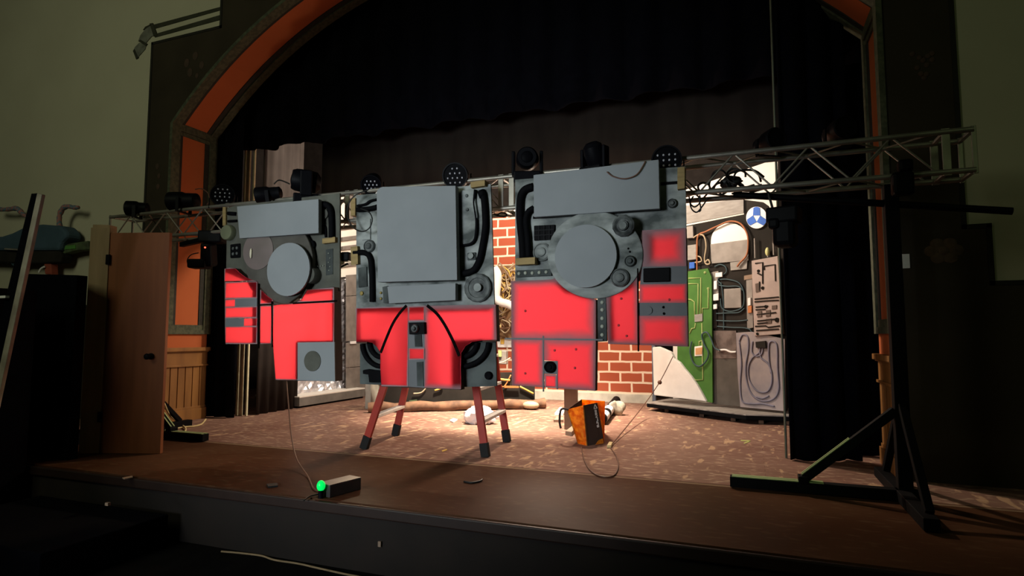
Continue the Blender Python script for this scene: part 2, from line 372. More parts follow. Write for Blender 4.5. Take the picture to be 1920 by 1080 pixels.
# ================================================================== SETTING
AZ = -0.45                                    # auditorium floor
YE, YW, YB = 3.57, 5.70, 6.39                 # stage edge, wall face, back of the proscenium reveal
XL, XR, ZS = -7.10, 1.12, 3.97                # opening and spring of the arch
XC, RA = (XL+XR)/2, 5.55
zc = ZS - math.sqrt(RA*RA-(XR-XC)**2)
def arch(n=40):
    return [(x, zc+math.sqrt(max(RA*RA-(x-XC)**2, 0))) for x in (XL+(XR-XL)*i/n for i in range(n+1))]
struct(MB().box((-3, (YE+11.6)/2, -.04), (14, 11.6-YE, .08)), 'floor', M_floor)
struct(MB().box((-3, YE+.01, -.262), (14, .04, .365)), 'wall_apron', M_apron)
nose = struct(MB().box((-3, YE-.022, -.045), (14, .03, .075)), 'trim_nosing', mat('stage_nosing', (0.024, 0.012, 0.009), .5), bevel=.01)
struct(MB().box((-3, .5, AZ-.05), (22, 6.2, .1)), 'floor_house', M_carpet)
A = arch()
outline = [(-12.5, AZ), (XL, AZ)] + A + [(XR, AZ), (6.5, AZ), (6.5, 8), (-12.5, 8)]
struct(MB().prism([(x, YW, z) for x, z in outline], (0, YB-YW, 0)), 'wall_front', M_cream)
struct(MB().box((-3, 11.55, 3.7), (14, .1, 8.4)), 'wall_back', M_housewall)
struct(MB().box((-10.0, 8.95, 3.7), (.1, 5.1, 8.4)), 'wall_left', M_housewall)
struct(MB().box((4.0, 8.95, 3.7), (.1, 5.1, 8.4)), 'wall_right', M_housewall)
struct(MB().box((-3, 8.95, 7.95), (14.2, 5.3, .1)), 'ceiling', M_housewall)
# dark painted surround, stepped
def mir(x): return 2*XC-x
left = [(XL, AZ), (XL, ZS)] + [p for p in A if p[0] <= XC] + [(XC, 7.9), (-6.29, 7.9), (-6.29, 5.15), (-7.53, 5.15), (-7.53, 2.0), (mir(1.77), 2.0), (mir(1.77), 1.55), (-12.4, 1.55), (-12.4, AZ)]
right = [(XR, AZ), (XR, ZS)] + [p for p in A if p[0] >= XC][::-1] + [(XC, 7.9), (mir(-6.29), 7.9), (mir(-6.29), 5.15), (1.61, 5.15), (1.61, 2.0), (1.77, 2.0), (1.77, 1.55), (6.4, 1.55), (6.4, AZ)]
struct(MB().prism([(x, YW-.012, z) for x, z in left], (0, .012, 0)), 'trim_1', M_stencil)
struct(MB().prism([(x, YW-.012, z) for x, z in right], (0, .012, 0)), 'trim_2', M_stencil)
# edge lines of the painted surround
def polyline_bars(mb, pts, wd, th): 
    for a, b in zip(pts, pts[1:]): mb.bar(a, b, th, wd)
    return mb
M_edge = mat('surround_edge_line', (0.022, 0.020, 0.016), .9)
for nm, sgn in (('trim_3', 0), ('trim_4', 1)):
    pts = [(-6.29, 7.8), (-6.29, 5.15), (-7.53, 5.15), (-7.53, 2.0), (mir(1.77), 2.0), (mir(1.77), 1.55), (-12.3, 1.55)]
    if sgn: pts = [(mir(x) if x < -7 and x != -12.3 and x != mir(1.77) else {-6.29: mir(-6.29), -12.3: 6.3}.get(x, 1.77), z) for x, z in pts]
    if sgn: pts = [(mir(-6.29), 7.8), (mir(-6.29), 5.15), (1.61, 5.15), (1.61, 2.0), (1.77, 2.0), (1.77, 1.55), (6.3, 1.55)]
    mb = MB()
    for a, b in zip(pts, pts[1:]):
        mb.box(((a[0]+b[0])/2, YW-.012, (a[1]+b[1])/2), (abs(b[0]-a[0])+.035, .014, abs(b[1]-a[1])+.035))
    struct(mb, nm, M_edge)
# soffit mouldings follow the reveal and the arch
prof = [(XL, 1.16), (XL, ZS)] + A[1:-1] + [(XR, ZS), (XR, 1.16)]
def inward(i):
    a = Vector((prof[max(i-1, 0)][0], prof[max(i-1, 0)][1])); b = Vector((prof[min(i+1, len(prof)-1)][0], prof[min(i+1, len(prof)-1)][1]))
    t = (b-a).normalized(); return Vector((t.y, -t.x))
def strip(y0, y1, t0, t1, pr=None):
    rows = []
    for i in range(len(prof)):
        n = inward(i); p = Vector(prof[i]); a = p+n*t0; b = p+n*t1
        rows.append([Vector((a.x, y0, a.y)), Vector((b.x, y0, b.y)), Vector((b.x, y1, b.y)), Vector((a.x, y1, a.y)), Vector((a.x, y0, a.y))])
    return MB().sheet(rows)
struct(strip(YW-.03, YW+.10, 0, .045), 'trim_5', M_greenmold)
struct(strip(YW+.10, YW+.155, 0, .022), 'trim_6', M_darkmold)
struct(strip(YB-.17, YB-.10, 0, .022), 'trim_7', M_darkmold)
struct(strip(YB-.10, YB+.02, 0, .04), 'trim_8', M_greenmold)
full = [(XL, .98), (XL, ZS)] + A[1:-1] + [(XR, ZS), (XR, .98)]
keep = prof; prof = full
struct(strip(YW+.02, YB-.01, 0, .010), 'trim_9', M_redwall)
prof = keep
for k, X in (('trim_10', XL), ('trim_11', XR)):
    s = 1 if X == XL else -1; mb = MB()
    mb.box((X+s*.02, (YW+YB)/2, ZS-.02), (.045, YB-YW, .10)); mb.box((X+s*.012, (YW+YB)/2, ZS-.10), (.03, YB-YW-.2, .05))
    mb.box((X+s*.02, (YW+YB)/2, 1.19), (.045, YB-YW, .06)); mb.box((X+s*.012, (YW+YB)/2, 1.25), (.03, YB-YW-.2, .07))
    struct(mb, k, M_greenmold)
    mb = MB()                                                        # wainscot of the reveal
    mb.box((X+s*.03, (YW+YB)/2, .955), (.075, YB-YW+.03, .05)); mb.box((X+s*.022, (YW+YB)/2, .93), (.05, YB-YW, .03))
    mb.box((X+s*.012, (YW+YB)/2, .83), (.025, YB-YW, .20)); mb.box((X+s*.022, (YW+YB)/2, .735), (.045, YB-YW, .025))
    npl = 6; wp = (YB-YW)/npl
    for i in range(npl): mb.box((X+s*.010, YW+wp*(i+.5), .44), (.02, wp-.012, .60))
    mb.box((X+s*.004, (YW+YB)/2, .44), (.008, YB-YW, .6))
    mb.box((X+s*.022, (YW+YB)/2, .075), (.045, YB-YW, .15)); mb.box((X+s*.014, (YW+YB)/2, .165), (.03, YB-YW, .03))
    struct(mb, 'trim_12' if s > 0 else 'trim_13', M_oak, bevel=.003)
# painted ribbon border at upper left
mb = MB()
for a, b, c, d in (((285, 47), (416, 12), (416, 18), (285, 55)), ((293, 63), (416, 27), (416, 36), (290, 70))):
    mb.prism([P(*q, YW-.010) for q in (a, b, c, d)], (0, .010, 0))
struct(mb, 'trim_14', M_stripe)
mb = MB()
mb.prism([P(*q, YW-.012) for q in ((285, 45), (293, 66), (284, 68), (277, 76), (273, 81), (259, 77), (263, 66), (272, 55))], (0, .012, 0))
mb.prism([P(*q, YW-.010) for q in ((261, 80), (274, 84), (272, 92), (256, 110), (249, 96), (253, 88))], (0, .010, 0))
struct(mb, 'trim_15', M_ribbon)
mb = MB()
for q in (((280, 44), (286, 43), (295, 66), (288, 68)), ((259, 77), (263, 74), (276, 82), (273, 86)), ((249, 95), (252, 92), (259, 108), (255, 111)), ((268, 56), (272, 50), (285, 44), (284, 47))):
    mb.prism([P(*p, YW-.015) for p in q], (0, .015, 0))
struct(mb, 'trim_16', M_stripe)
# stencil flower and grape cluster on the right hand surround (painted)
M_ros = mat('faded_stencil_paint', (0.110, 0.070, 0.042), .9, (0.07, 0.045, 0.03), 18)
c = P(1770, 470, YW-.013); mb = MB()
for i in range(6):
    a = i*math.pi/3; mb.blob(c+Vector((math.cos(a)*.085, 0, math.sin(a)*.065)), (.052, .006, .045), 14, 8)
mb.blob(c, (.04, .008, .035), 12, 8); struct(mb, 'trim_17', M_ros, smooth='all')
mb = MB()
for px, py in ((1711, 101), (1724, 108), (1731, 113), (1740, 105), (1748, 100), (1738, 122), (1720, 127), (1727, 138), (1737, 139), (1748, 112), (1733, 146)):
    mb.blob(P(px, py, YW-.013), (.022, .006, .022), 10, 6)
struct(mb, 'trim_18', mat('grape_stencil_paint', (0.075, 0.045, 0.032), .9), smooth='all')
mb = MB()
for px, py, r in ((350, 118, .05), (366, 105, .05), (378, 122, .045), (356, 136, .05), (369, 142, .03), (295, 312, .035), (298, 330, .03), (296, 350, .035)):
    mb.blob(P(px, py, YW-.013), (r, .006, r*1.2), 12, 6)
mb.prism([P(*q, YW-.016) for q in ((458, 0), (500, 0), (502, -8), (455, -8))], (0, .005, 0))
struct(mb, 'trim_19', mat('reddish_stencil_paint', (0.075, 0.042, 0.030), .9, (.05, .035, .025), 12), smooth='all')

# ================================================================== DRAPES
def drape(name, x0, x1, Y, z0, z1, amp, wl, m, label, cat='curtain', wob=0.0, slope=None, y1=None, group=None, n=None):
    n = n or max(int(abs(x1-x0)/wl*10), 24); k = 10; rows = []
    rnd = random.Random(hash(name+label) % 999 if False else len(label)*7)
    ph = [rnd.uniform(-.5, .5) for _ in range(n+1)]
    for j in range(k+1):
        t = j/k; row = []
        for i in range(n+1):
            u = i/n; x = x0+(x1-x0)*u; yb = Y+((y1-Y)*u if y1 is not None else 0)
            a = 2*math.pi*abs(x1-x0)/wl*u+ph[i]*.5
            zb = z0+(slope*u if slope else 0)+wob*math.sin(a*.5+1)*.5
            row.append(Vector((x+math.cos(a)*amp*.3, yb+math.sin(a)*amp*(.45+.55*(1-t) if z0 < .5 else 1), zb+(z1-zb)*t)))
        rows.append(row)
    return MB().sheet(rows).build(name, m, smooth='all', solid=.012, label=label, cat=cat, group=group)
drape('stage_border', -7.6, 1.4, 6.62, 3.81, 7.6, .05, .42, M_fab, 'black valance border filling the arch, hanging in front of all other drapes', wob=.05)
drape('stage_border', -5.80, 1.3, 7.15, 3.22, 7.2, .015, 1.6, M_brown_fab, 'dark brown border curtain hanging behind the truss and panels')
drape('side_curtain', -7.30, -6.66, 6.46, 0.01, 7.4, .035, .21, M_fab, 'black side curtain beside the oak wainscot at left', y1=6.48)
rows = []                                                          # a drape that runs upstage, facing the middle of the stage
for j in range(9):
    t = j/8
    rows.append([Vector((-6.64-.03*i/40+.028*math.sin(i*.78+.4)*(1-.4*t), 6.86+.90*i/40, .01+7.2*t)) for i in range(41)])
MB().sheet(rows).build('side_curtain', M_grey_fab, smooth='all', solid=.012, label='brownish grey curtain behind the left panel, between pale strips and foil platform', cat='curtain')
drape('side_curtain', 0.315, 0.93, 6.17, 0.01, 7.4, .06, .22, M_fab, 'black side curtain right of the circuit board set piece', y1=6.40)
drape('side_curtain', 0.62, 1.9, 6.75, 0.01, 7.4, .05, .24, M_fab, 'black curtain behind the right truss stand, farthest right of the drapes', y1=6.6)
for xp_, Yp, rr, lb in ((-6.842, 6.72, .010, 'thin pale strip, leftmost of the three behind the left fixtures'), (-6.775, 6.72, .030, 'broad pale strip in the middle of three, right of black side curtain'), (-6.675, 6.73, .014, 'pale strip nearest the grey curtain, rightmost of the three')):
    MB().box((xp_, Yp, 2.5), (rr*2, .03, 5.0)).build('drape_edge_strip', M_pale, label=lb, cat='pole', group='pale upright strips beside the left curtain', bevel=.004)
q0, q1 = P(1474, 850, 6.3), P(1466, 140, 6.3)
MB().cyl((q0.x, 6.3, 0), (q0.x-.0, 6.3, 5.0), .011).build('drape_edge_strip', mat('dull_green_grey_edge', (.16, .17, .12), .5, metal=.5), label='thin grey strip for the lit edge of the right black curtain', cat='pole', smooth=True)  # grey strip stands in for light caught on the curtain edge

# ================================================================== LIGHTING TRUSS
TX0, TX1, TZ0, TZ1, TY0, TY1 = -7.0, 1.46, 2.26, 2.54, 4.86, 5.14
tr = thing('lighting_truss', 'long grey aluminium lighting truss spanning the stage above the panels', 'truss', ((TX0+TX1)/2, 5.0, TZ0))
segs = [TX0, -5.18, -3.58, -1.95, 1.30, TX1]
for yy in (TY0, TY1):
    for zz in (TZ0, TZ1):
        MB().cyl((TX0, yy, zz), (TX1, yy, zz), .020, n=12).build('chord', M_alu, tr, smooth=True)
def zig(mb, x0, x1, pa, pb, step=.27):
    n = max(2, round((x1-x0)/step)); n += n % 2
    for i in range(n):
        xa, xb = x0+(x1-x0)*i/n, x0+(x1-x0)*(i+1)/n
        a, b = (pa, pb) if i % 2 == 0 else (pb, pa)
        mb.cyl((xa, *a), (xb, *b), .0075, n=8)
for x0, x1 in zip(segs, segs[1:]):
    if x1-x0 < .3: continue
    x0 += .06; x1 -= .06
    for nm, pa, pb in (('front', (TY0, TZ0), (TY0, TZ1)), ('back', (TY1, TZ0), (TY1, TZ1)), ('under', (TY0, TZ0), (TY1, TZ0)), ('top', (TY0, TZ1), (TY1, TZ1))):
        mb = MB(); zig(mb, x0, x1, pa, pb); mb.build('lacing', M_alu, tr, smooth=True)
for x in segs:
    mb = MB(); wdt = .05 if x not in (segs[0], segs[-1]) else .02
    for dx in ((-wdt, wdt) if x in (-3.58, -1.95) else (0,)):
        for yy in (TY0, TY1): mb.box((x+dx, yy, (TZ0+TZ1)/2), (.05 if wdt > .03 else .03, .012, TZ1-TZ0+.05))
        mb.box((x+dx, 5.0, TZ0), (.03, TY1-TY0, .02)); mb.box((x+dx, 5.0, TZ1), (.03, TY1-TY0, .02))
    mb.build('end_plate', M_alu, tr, bevel=.003)
# the two T-base stands
def stand(xp, s, label):
    t = thing('truss_stand', label, 'stand', (xp, 5.0, 0), 'black braced stands carrying the truss')
    MB().box((xp, 5.0, 1.12), (.09, .09, 2.22)).build('post', M_black, t, bevel=.004)
    MB().box((xp-s*.52, 4.98, .045), (1.25, .085, .075)).build('base_beam', M_black, t, bevel=.004)
    mb = MB()
    for dy in (-.023, .023): mb.box((xp-s*.82, 4.98+dy, .0855), (.62, .034, .006))
    mb.build('top_strip', M_greentop, t)
    MB().box((xp-s*.02, 5.0, .045), (.085, 1.5, .075)).build('cross_beam', M_black, t, bevel=.004)
    MB().bar((xp-s*.64, 4.98, .10), (xp-s*.04, 4.98, .62), .06).build('brace', M_black, t, bevel=.004)
    mb = MB()
    d = Vector((s*.60, 0, .52)); a = Vector((xp-s*.64, 4.98, .10)); up = Vector((-s*.52, 0, .60)).normalized()*.034
    for dy in (-.02, .02): mb.bar(a+up+d*.02+Vector((0, dy, 0)), a+up+d*.55+Vector((0, dy, 0)), .014, .006, up=tuple(up))
    mb.build('brace_strip', M_greentop, t)
    for sy in (-1, 1): MB().bar((xp, 5.0+sy*.62, .08), (xp, 5.0+sy*.04, .66), .05).build('side_brace', M_black, t, bevel=.004)
    MB().box((xp-s*.64, 4.98, .10), (.07, .1, .05)).build('brace_shoe', M_fix, t, bevel=.005)
    return t
stand(.985, 1, 'black T-base truss stand with green-topped beam at right of stage')
stand(-6.64, -1, 'black T-base truss stand half hidden behind the orange door')

# ================================================================== PANELS
def plate(parent, name, px, Y, th, m, **kw):
    return MB().prism([P(x, y, Y) for x, y in px], (0, th, 0)).build(name, m, parent, **kw)
def red(parent, name, px, Y, fall, th=.008, base=0.0, fm=None, **kw):
    pts = [P(x, y, Y) for x, y in px]
    xs = [p.x for p in pts]; zs = [p.z for p in pts]
    m = red_mat('red_sheet', max(xs)-min(xs), max(zs)-min(zs), fall, base)
    return MB().prism(pts, (0, th, 0)).build(name, m, parent, **kw)
def disc(parent, name, cx, cy, rx, Y, th, m, prof=None, n=40, sub=None, **kw):
    c = P(cx, cy, Y); r = abs(P(cx+rx, cy, Y).x-P(cx-rx, cy, Y).x)/2
    mb = MB()
    if prof: mb.lathe(c, (0, -1, 0), [(r*a, b) for a, b in prof], n)
    else: mb.cyl(c, c+Vector((0, th, 0)), r, n=n)
    return mb.build(name, m, parent, smooth=True, **kw)
def arc_px(cx, cy, rx, ry, a0, a1, n=16):
    return [(cx+rx*math.cos(R(a0+(a1-a0)*i/n)), cy+ry*math.sin(R(a0+(a1-a0)*i/n))) for i in range(n+1)]
def hose(parent, name, px, Y, r, m=M_grip, off=0.0, n=8, **kw):
    pts = catmull([P(x, y, Y)+Vector((0, -off, 0)) for x, y in px], 6)
    return MB().tube(pts, r, n).build(name, m, parent, smooth='all', **kw)
def seam(parent, px, Y, wd=.016, m=M_seam, name='seam'):
    pts = catmull([P(x, y, Y) for x, y in px], 5) if len(px) > 2 else [P(*q, Y) for q in px]
    mb = MB()
    for a, b in zip(pts, pts[1:]): mb.bar(a-(b-a)*.08, b+(b-a)*.08, .010, wd)
    return mb.build(name, m, parent)
def rivets(parent, pts, Y, r=.011, m=M_dot, name='rivet'):
    for x, y in pts:
        c = P(x, y, Y); MB().blob(c, (r, .008, r), 10, 6).build(name, m, parent, smooth='all')
DIAL = ((1, 0), (1, .02), (.86, .03), (.80, .022), (.50, .022), (.46, .034), (.34, .040), (0, .040))

YF, YBD = 4.60, 4.69          # front sheets, base board
def frame(parent, px, y0=4.612, y1=4.685):
    MB().wall([P(x, y, y0) for x, y in px], (0, y1-y0, 0), .014).build('side_frame', M_ply, parent)

# ---- left panel
pl = thing('scenery_panel', 'leftmost hanging grey and red panel, with round disc over glowing red sheets', 'scenery panel', (-4.2, 4.66, .72), 'hanging grey and red scenery panels')
plate(pl, 'base_board', [(426, 390), (444, 385), (637, 362), (637, 546), (600, 552), (560, 560), (500, 560), (482, 532), (424, 508)], YBD, .02, M_base_dim)
sideL = [(420, 504), (430, 502), (440, 503), (448, 511), (460, 520), (472, 525), (482, 527), (482, 645), (422, 645)]
frame(pl, sideL, y1=4.72)
plate(pl, 'side_sheet', sideL, YF+.006, .006, red_mat('red_grey_backing', 10, 10, .0005, 0.0) if False else M_midgrey) if False else None
red(pl, 'red_sheet', [(421, 504), (430, 502), (440, 503), (448, 511), (460, 520), (472, 525), (481, 527), (421, 527)], YF, .016)
for q in ([(422, 529), (482, 528), (482, 559), (422, 561)], [(422, 576), (482, 574), (482, 596), (422, 597)], [(422, 613), (482, 611), (482, 645), (423, 645)]):
    red(pl, 'red_sheet', q, YF, .020)
for q, g in (([(422, 562), (441, 561), (441, 575), (422, 576)], [(441, 560), (482, 559), (482, 574), (441, 575)]), ([(457, 597), (482, 596), (482, 611), (457, 612)], [(422, 597), (457, 597), (457, 612), (422, 613)])):
    red(pl, 'red_sheet', q, YF, .010); plate(pl, 'grey_sheet', g, YF, .008, M_midgrey)
# main red area
arcb = arc_px(537, 497, 62, 72, 128, 62, 14)
mainp = [(487, 541)] + [p for p in arcb] + [(576, 543), (626, 538), (627, 641), (558, 642), (558, 714), (516, 713), (511, 645), (487, 645)]
frame(pl, mainp, y1=4.72)
MB().wall([P(558, 642, 4.612), P(627, 641, 4.612), P(627, 715, 4.612), P(558, 714, 4.612)], (0, .118, 0), .014, closed=True).build('side_frame', M_ply, pl)
red(pl, 'red_sheet', [(488, 543)] + arcb[:4] + [(508, 570), (488, 571)], YF, .02)
red(pl, 'red_sheet', [(567, 560), (576, 544), (600, 541), (626, 539), (626, 563), (556, 567)], YF, .02)
red(pl, 'red_sheet', [(488, 574), (508, 573), (508, 644), (488, 645)], YF, .014)
red(pl, 'red_sheet', [(512, 573), (530, 570.5), (556, 569), (626, 566), (626, 641), (558, 642), (558, 712), (517, 712), (512, 645)], YF, .016)
plate(pl, 'grey_sheet', [(558, 642), (627, 641), (628, 715), (557, 713)], YF, .010, M_plate)
disc(pl, 'speaker_disc', 586, 677, 15.5, YF-.002, .02, M_base_dim, prof=((1, -.006), (1, .004), (.9, .007), (0, .005)))
seam(pl, [(485, 540), (485, 645)], YF-.001, .016); seam(pl, [(487, 571.5), (509, 570.5)], YF-.003, .012)
seam(pl, [(555, 568.5), (626, 564.5)], YF-.003, .016); seam(pl, [(510, 571), (511, 645)], YF-.003, .014)
# round housing and disc
plate(pl, 'round_housing', arc_px(524, 492, 64, 80, 75, 285, 26) + arc_px(528, 490, 58, 77, 285, 435, 16)[1:-1], YF+.015, .05, mat('dark_housing_paint', (.075, .070, .060), .7, (.05, .045, .038), 6), bevel=.01)
disc(pl, 'smoky_lens', 484, 470, 28, YF+.012, .01, M_mauvelens, prof=((1, -.01), (1, .004), (.7, .012), (0, .016)), label='smoky round lens with a painted pale glint')
disc(pl, 'front_disc', 540, 505, 40, 4.555, .02, M_plate, label='plain grey disc')
MB().blob(P(470.5, 475, YF-.012), (.012, .012, .05), 10, 10).build('lens_glint', mat('cream_glint', (.75, .68, .50), .4), pl, smooth='all')  # cream blob stands in for the pale glint on the lens
plate(pl, 'top_plate', [(444, 387), (597, 373), (597, 437), (449, 447)], 4.575, .05, M_plate, bevel=.004)
hose(pl, 'hose', [(600, 383), (612, 384), (620, 394), (622, 420), (622, 446)], YBD-.02, .030)
hose(pl, 'hose', [(604, 424), (610, 426), (611, 445)], YBD-.01, .012)
hose(pl, 'hose', [(428, 400), (442, 401)], YBD-.01, .020); hose(pl, 'hose', [(428, 415), (444, 414)], YBD-.01, .014)
plate(pl, 'wood_block', [(604, 447), (628, 444), (628, 454), (604, 457)], YBD-.04, .06, M_wood, bevel=.003)
plate(pl, 'wood_block', [(417, 388), (423, 388), (423, 423), (417, 423)], YBD-.02, .12, M_wood, bevel=.003)
plate(pl, 'socket_plate', [(431, 458), (450, 456), (450, 483), (431, 484)], YBD-.012, .02, M_grip, bevel=.01)
rivets(pl, [(437, 466), (444, 465), (437, 476), (444, 475)], YBD-.016, .016, M_grime, 'socket')
disc(pl, 'knob', 586, 460, 7.5, YBD, .02, M_grip, prof=((1, 0), (1, .03), (.8, .04), (0, .03)))
disc(pl, 'round_knob', 590, 517, 13, YBD, .02, M_base_dim, prof=((1, 0), (1, .09), (.95, .10), (0, .10)))
disc(pl, 'round_knob', 432, 437, 11, YBD, .02, mat('olive_knob', (.14, .15, .09), .7), prof=((1, -.02), (1, .05), (.9, .06), (0, .06)))
plate(pl, 'indicator_strip', [(611, 468), (624, 466), (624, 514), (611, 516)], YBD-.006, .01, M_base_dark)
rivets(pl, [(616, 475), (619, 484), (616, 492), (619, 500), (617, 507), (591, 499), (596, 499), (601, 499), (606, 498)], YBD-.008, .006, M_dot)
disc(pl, 'knob', 609, 402, 8, YBD, .02, M_base_dim, prof=((1, 0), (1, .02), (0, .02)))

# ---- centre panel
pc = thing('scenery_panel', 'middle hanging panel with a big square grey plate above a red V-necked front', 'scenery panel', (-2.62, 4.66, .70), 'hanging grey and red scenery panels')
plate(pc, 'base_board', [(668, 366), (920, 345), (927, 580), (668, 585)], YBD, .02, M_base)
plate(pc, 'base_board', [(675, 632), (722, 632), (722, 722), (675, 720)], YBD, .02, M_base_dark)
plate(pc, 'base_board', [(856, 632), (929, 632), (931, 724), (856, 726)], YBD, .02, M_base_dark)
cf = [(667, 578), (690, 576), (800, 573), (929, 571), (931, 637), (905, 638), (885, 641), (872, 649), (864, 662), (863, 690), (864, 731), (715, 725), (713, 690), (713, 662), (707, 651), (698, 643), (688, 641), (668, 641)]
frame(pc, cf)
red(pc, 'red_sheet', [(667, 578), (690, 576), (765, 574), (765, 725), (715, 724), (713, 690), (713, 662), (707, 651), (698, 643), (688, 641), (668, 641)], YF, .020)
red(pc, 'red_sheet', [(796, 573.5), (860, 572), (929, 571), (931, 637), (905, 638), (885, 641), (872, 649), (864, 662), (863, 690), (864, 730), (796, 727)], YF, .06, base=.4)
plate(pc, 'grey_sheet', [(765, 603), (797, 602), (796, 652), (765, 653)], YF+.004, .006, M_midgrey)
plate(pc, 'grey_sheet', [(765, 675), (797, 674), (796, 727), (765, 725)], YF+.004, .006, M_midgrey)
red(pc, 'red_inset', [(765, 574), (796, 573), (797, 602), (766, 603)], YF, .022)
red(pc, 'red_inset', [(766, 653), (797, 652), (797, 674), (766, 675)], YF, .020)
plate(pc, 'dark_slot', [(777, 627), (790, 627), (791, 650), (778, 650)], YF-.004, .01, M_base_dark)
plate(pc, 'dark_slot', [(781, 679), (793, 678), (794, 724), (782, 724)], YF-.004, .01, M_base_dark)
bx = plate(pc, 'black_box', [(766, 605), (795, 604), (796, 626), (767, 627)], YF-.04, .05, M_black, bevel=.004)
disc(bx, 'box_lens', 779, 616, 7, YF-.042, .01, M_grime, prof=DIAL)
seam(pc, [(762, 573), (748, 589), (736, 608), (725, 633), (714, 661)], YF-.003, .022); seam(pc, [(801, 573), (818, 587), (832, 606), (848, 636), (861, 667)], YF-.003, .024)
topc = arc_px(719, 363, 13, 13, 180, 270, 6) + [(854, 348), (857, 525), (708, 529)]
plate(pc, 'square_plate', topc, 4.565, .06, M_plate, bevel=.004, label='big plain grey square plate')
plate(pc, 'low_plate', [(726, 537), (854, 531), (854, 563), (729, 569)], 4.60, .05, M_plate, bevel=.003)
plate(pc, 'low_plate_backing', [(717, 538), (726, 536), (728, 568), (719, 568)], 4.64, .03, M_base_dark)
ge = disc(pc, 'gear_wheel', 898, 540, 25, YBD, .02, M_grime, prof=((1, 0), (1, .03), (.92, .04), (.70, .036), (.66, .028), (.30, .028), (.28, .05), (0, .05)), n=14)
disc(ge, 'hub', 896, 539, 7, YBD-.05, .01, M_base, prof=((1, 0), (1, .012), (0, .012)))
plate(pc, 'shield_plate', [(864, 357), (889, 354), (891, 380), (895, 405), (891, 430), (890, 448), (880, 457), (864, 459)], YBD-.03, .03, M_base, bevel=.006)
rivets(pc, [(875, 367), (876, 393)], YBD-.034, .015, M_grime, 'bolt')
hose(pc, 'thin_hose', [(891, 356), (889, 380), (893, 410), (893, 436), (888, 453), (876, 459), (858, 460)], YBD-.02, .013)
hose(pc, 'hose', [(906, 362), (909, 390), (910, 425), (905, 460), (898, 490), (886, 508), (866, 513)], YBD-.02, .030)
hose(pc, 'hose_collar', [(902, 358), (906, 369)], YBD-.02, .036)
kp = plate(pc, 'knob_plate', [(876, 474), (892, 473), (892, 487), (876, 488)], YBD-.012, .02, M_base_dark, bevel=.004)
disc(kp, 'knob', 884, 480, 5, YBD-.012, .01, M_base, prof=((1, 0), (1, .02), (0, .02)))
hose(pc, 'hose', [(670, 386), (685, 383), (694, 377), (706, 374)], YBD-.02, .012); hose(pc, 'hose', [(670, 393), (690, 392), (707, 388)], YBD-.02, .024)
hose(pc, 'hose', [(664, 474), (684, 474), (694, 484), (697, 510), (698, 545), (698, 566)], YBD-.02, .026)
plate(pc, 'small_plate', [(678, 411), (694, 410), (694, 449), (678, 450)], YBD-.015, .02, M_base, bevel=.004)
plate(pc, 'small_plate', [(671, 502), (687, 500), (688, 537), (672, 539)], YBD-.015, .02, M_base_dark, bevel=.004)
disc(pc, 'dial', 694, 462, 10, YBD, .02, M_grime, prof=DIAL)
rivets(pc, [(678, 550)], YBD-.006, .020, mat('brass_stud', (.30, .22, .06), .5)); rivets(pc, [(714, 549), (714, 560)], YBD-.008, .012, mat('brass_stud', (.30, .22, .06), .5))
plate(pc, 'wood_block', [(882, 341), (909, 337), (909, 348), (882, 352)], YBD-.05, .10, M_wood, bevel=.003)
plate(pc, 'wood_block', [(657, 463), (670, 461), (671, 495), (658, 497)], YBD-.04, .10, M_wood, bevel=.003)
plate(pc, 'wood_block', [(657, 372), (666, 371), (666, 404), (657, 405)], YBD-.02, .10, M_wood, bevel=.003)
for rr_ in (1.0, .62):
    hose(pc, 'coil_hose', arc_px(715, 641, 36*rr_, 46*rr_, 175, 92, 8), YBD-.02, .022)
    hose(pc, 'coil_hose', arc_px(866, 641, (50 if rr_ == 1 else 28), (46 if rr_ == 1 else 28), 2, 92, 8), YBD-.02, .024)
plate(pc, 'corner_box', [(680, 694), (690, 692), (716, 696), (717, 717), (692, 717), (690, 702), (680, 701)], YBD-.03, .04, M_grip, bevel=.004)
disc(pc, 'dial', 917, 704, 7, YBD, .02, M_grip, prof=((1, 0), (1, .02), (.8, .03), (0, .02)))

# ---- right panel
pr = thing('scenery_panel', 'rightmost hanging panel, largest, grey ring and disc with red blocks below and right', 'scenery panel', (-1.1, 4.66, .72), 'hanging grey and red scenery panels')
plate(pr, 'base_board', [(966, 337), (1285, 312), (1287, 434), (1215, 438), (1213, 502), (1200, 526), (1160, 549), (1060, 549), (1034, 526), (966, 528)], YBD, .02, M_base)
bl = [(958, 527), (1034, 524)] + arc_px(1113, 478, 86, 79, 147, 99, 10) + [(1118, 562), (1116, 733), (960, 722)]
frame(pr, bl)
ring = arc_px(1116, 478, 90, 82, 100, 360, 40) + arc_px(1116, 478, 90, 82, 0, 100, 14)[1:-1]
plate(pr, 'round_housing', ring, YF-.012, .026, M_base, bevel=.008)
def cut(y0, y1, x0, x1): return [(x0, y0[0]), (x1, y0[1]), (x1, y1[1]), (x0, y1[0])]
red(pr, 'red_sheet', [(958, 527), (1034, 524)] + arc_px(1113, 478, 86, 79, 147, 99, 10) + [(1117, 562), (1117, 636), (959, 634)], YF, .095, base=.45)
red(pr, 'red_sheet', [(959, 636), (1018, 636.5), (1018, 726), (960, 722)], YF, .065, base=.45)
red(pr, 'red_sheet', [(1020, 637), (1117, 638), (1116, 733), (1046, 728), (1046, 677), (1020, 676)], YF, .075, base=.45)
red(pr, 'red_sheet', [(1021, 702), (1044, 703), (1044, 728), (1021, 726)], YF, .020)
plate(pr, 'grey_sheet', [(1020, 677), (1046, 677), (1046, 702), (1020, 701)], YF, .010, M_midgrey)
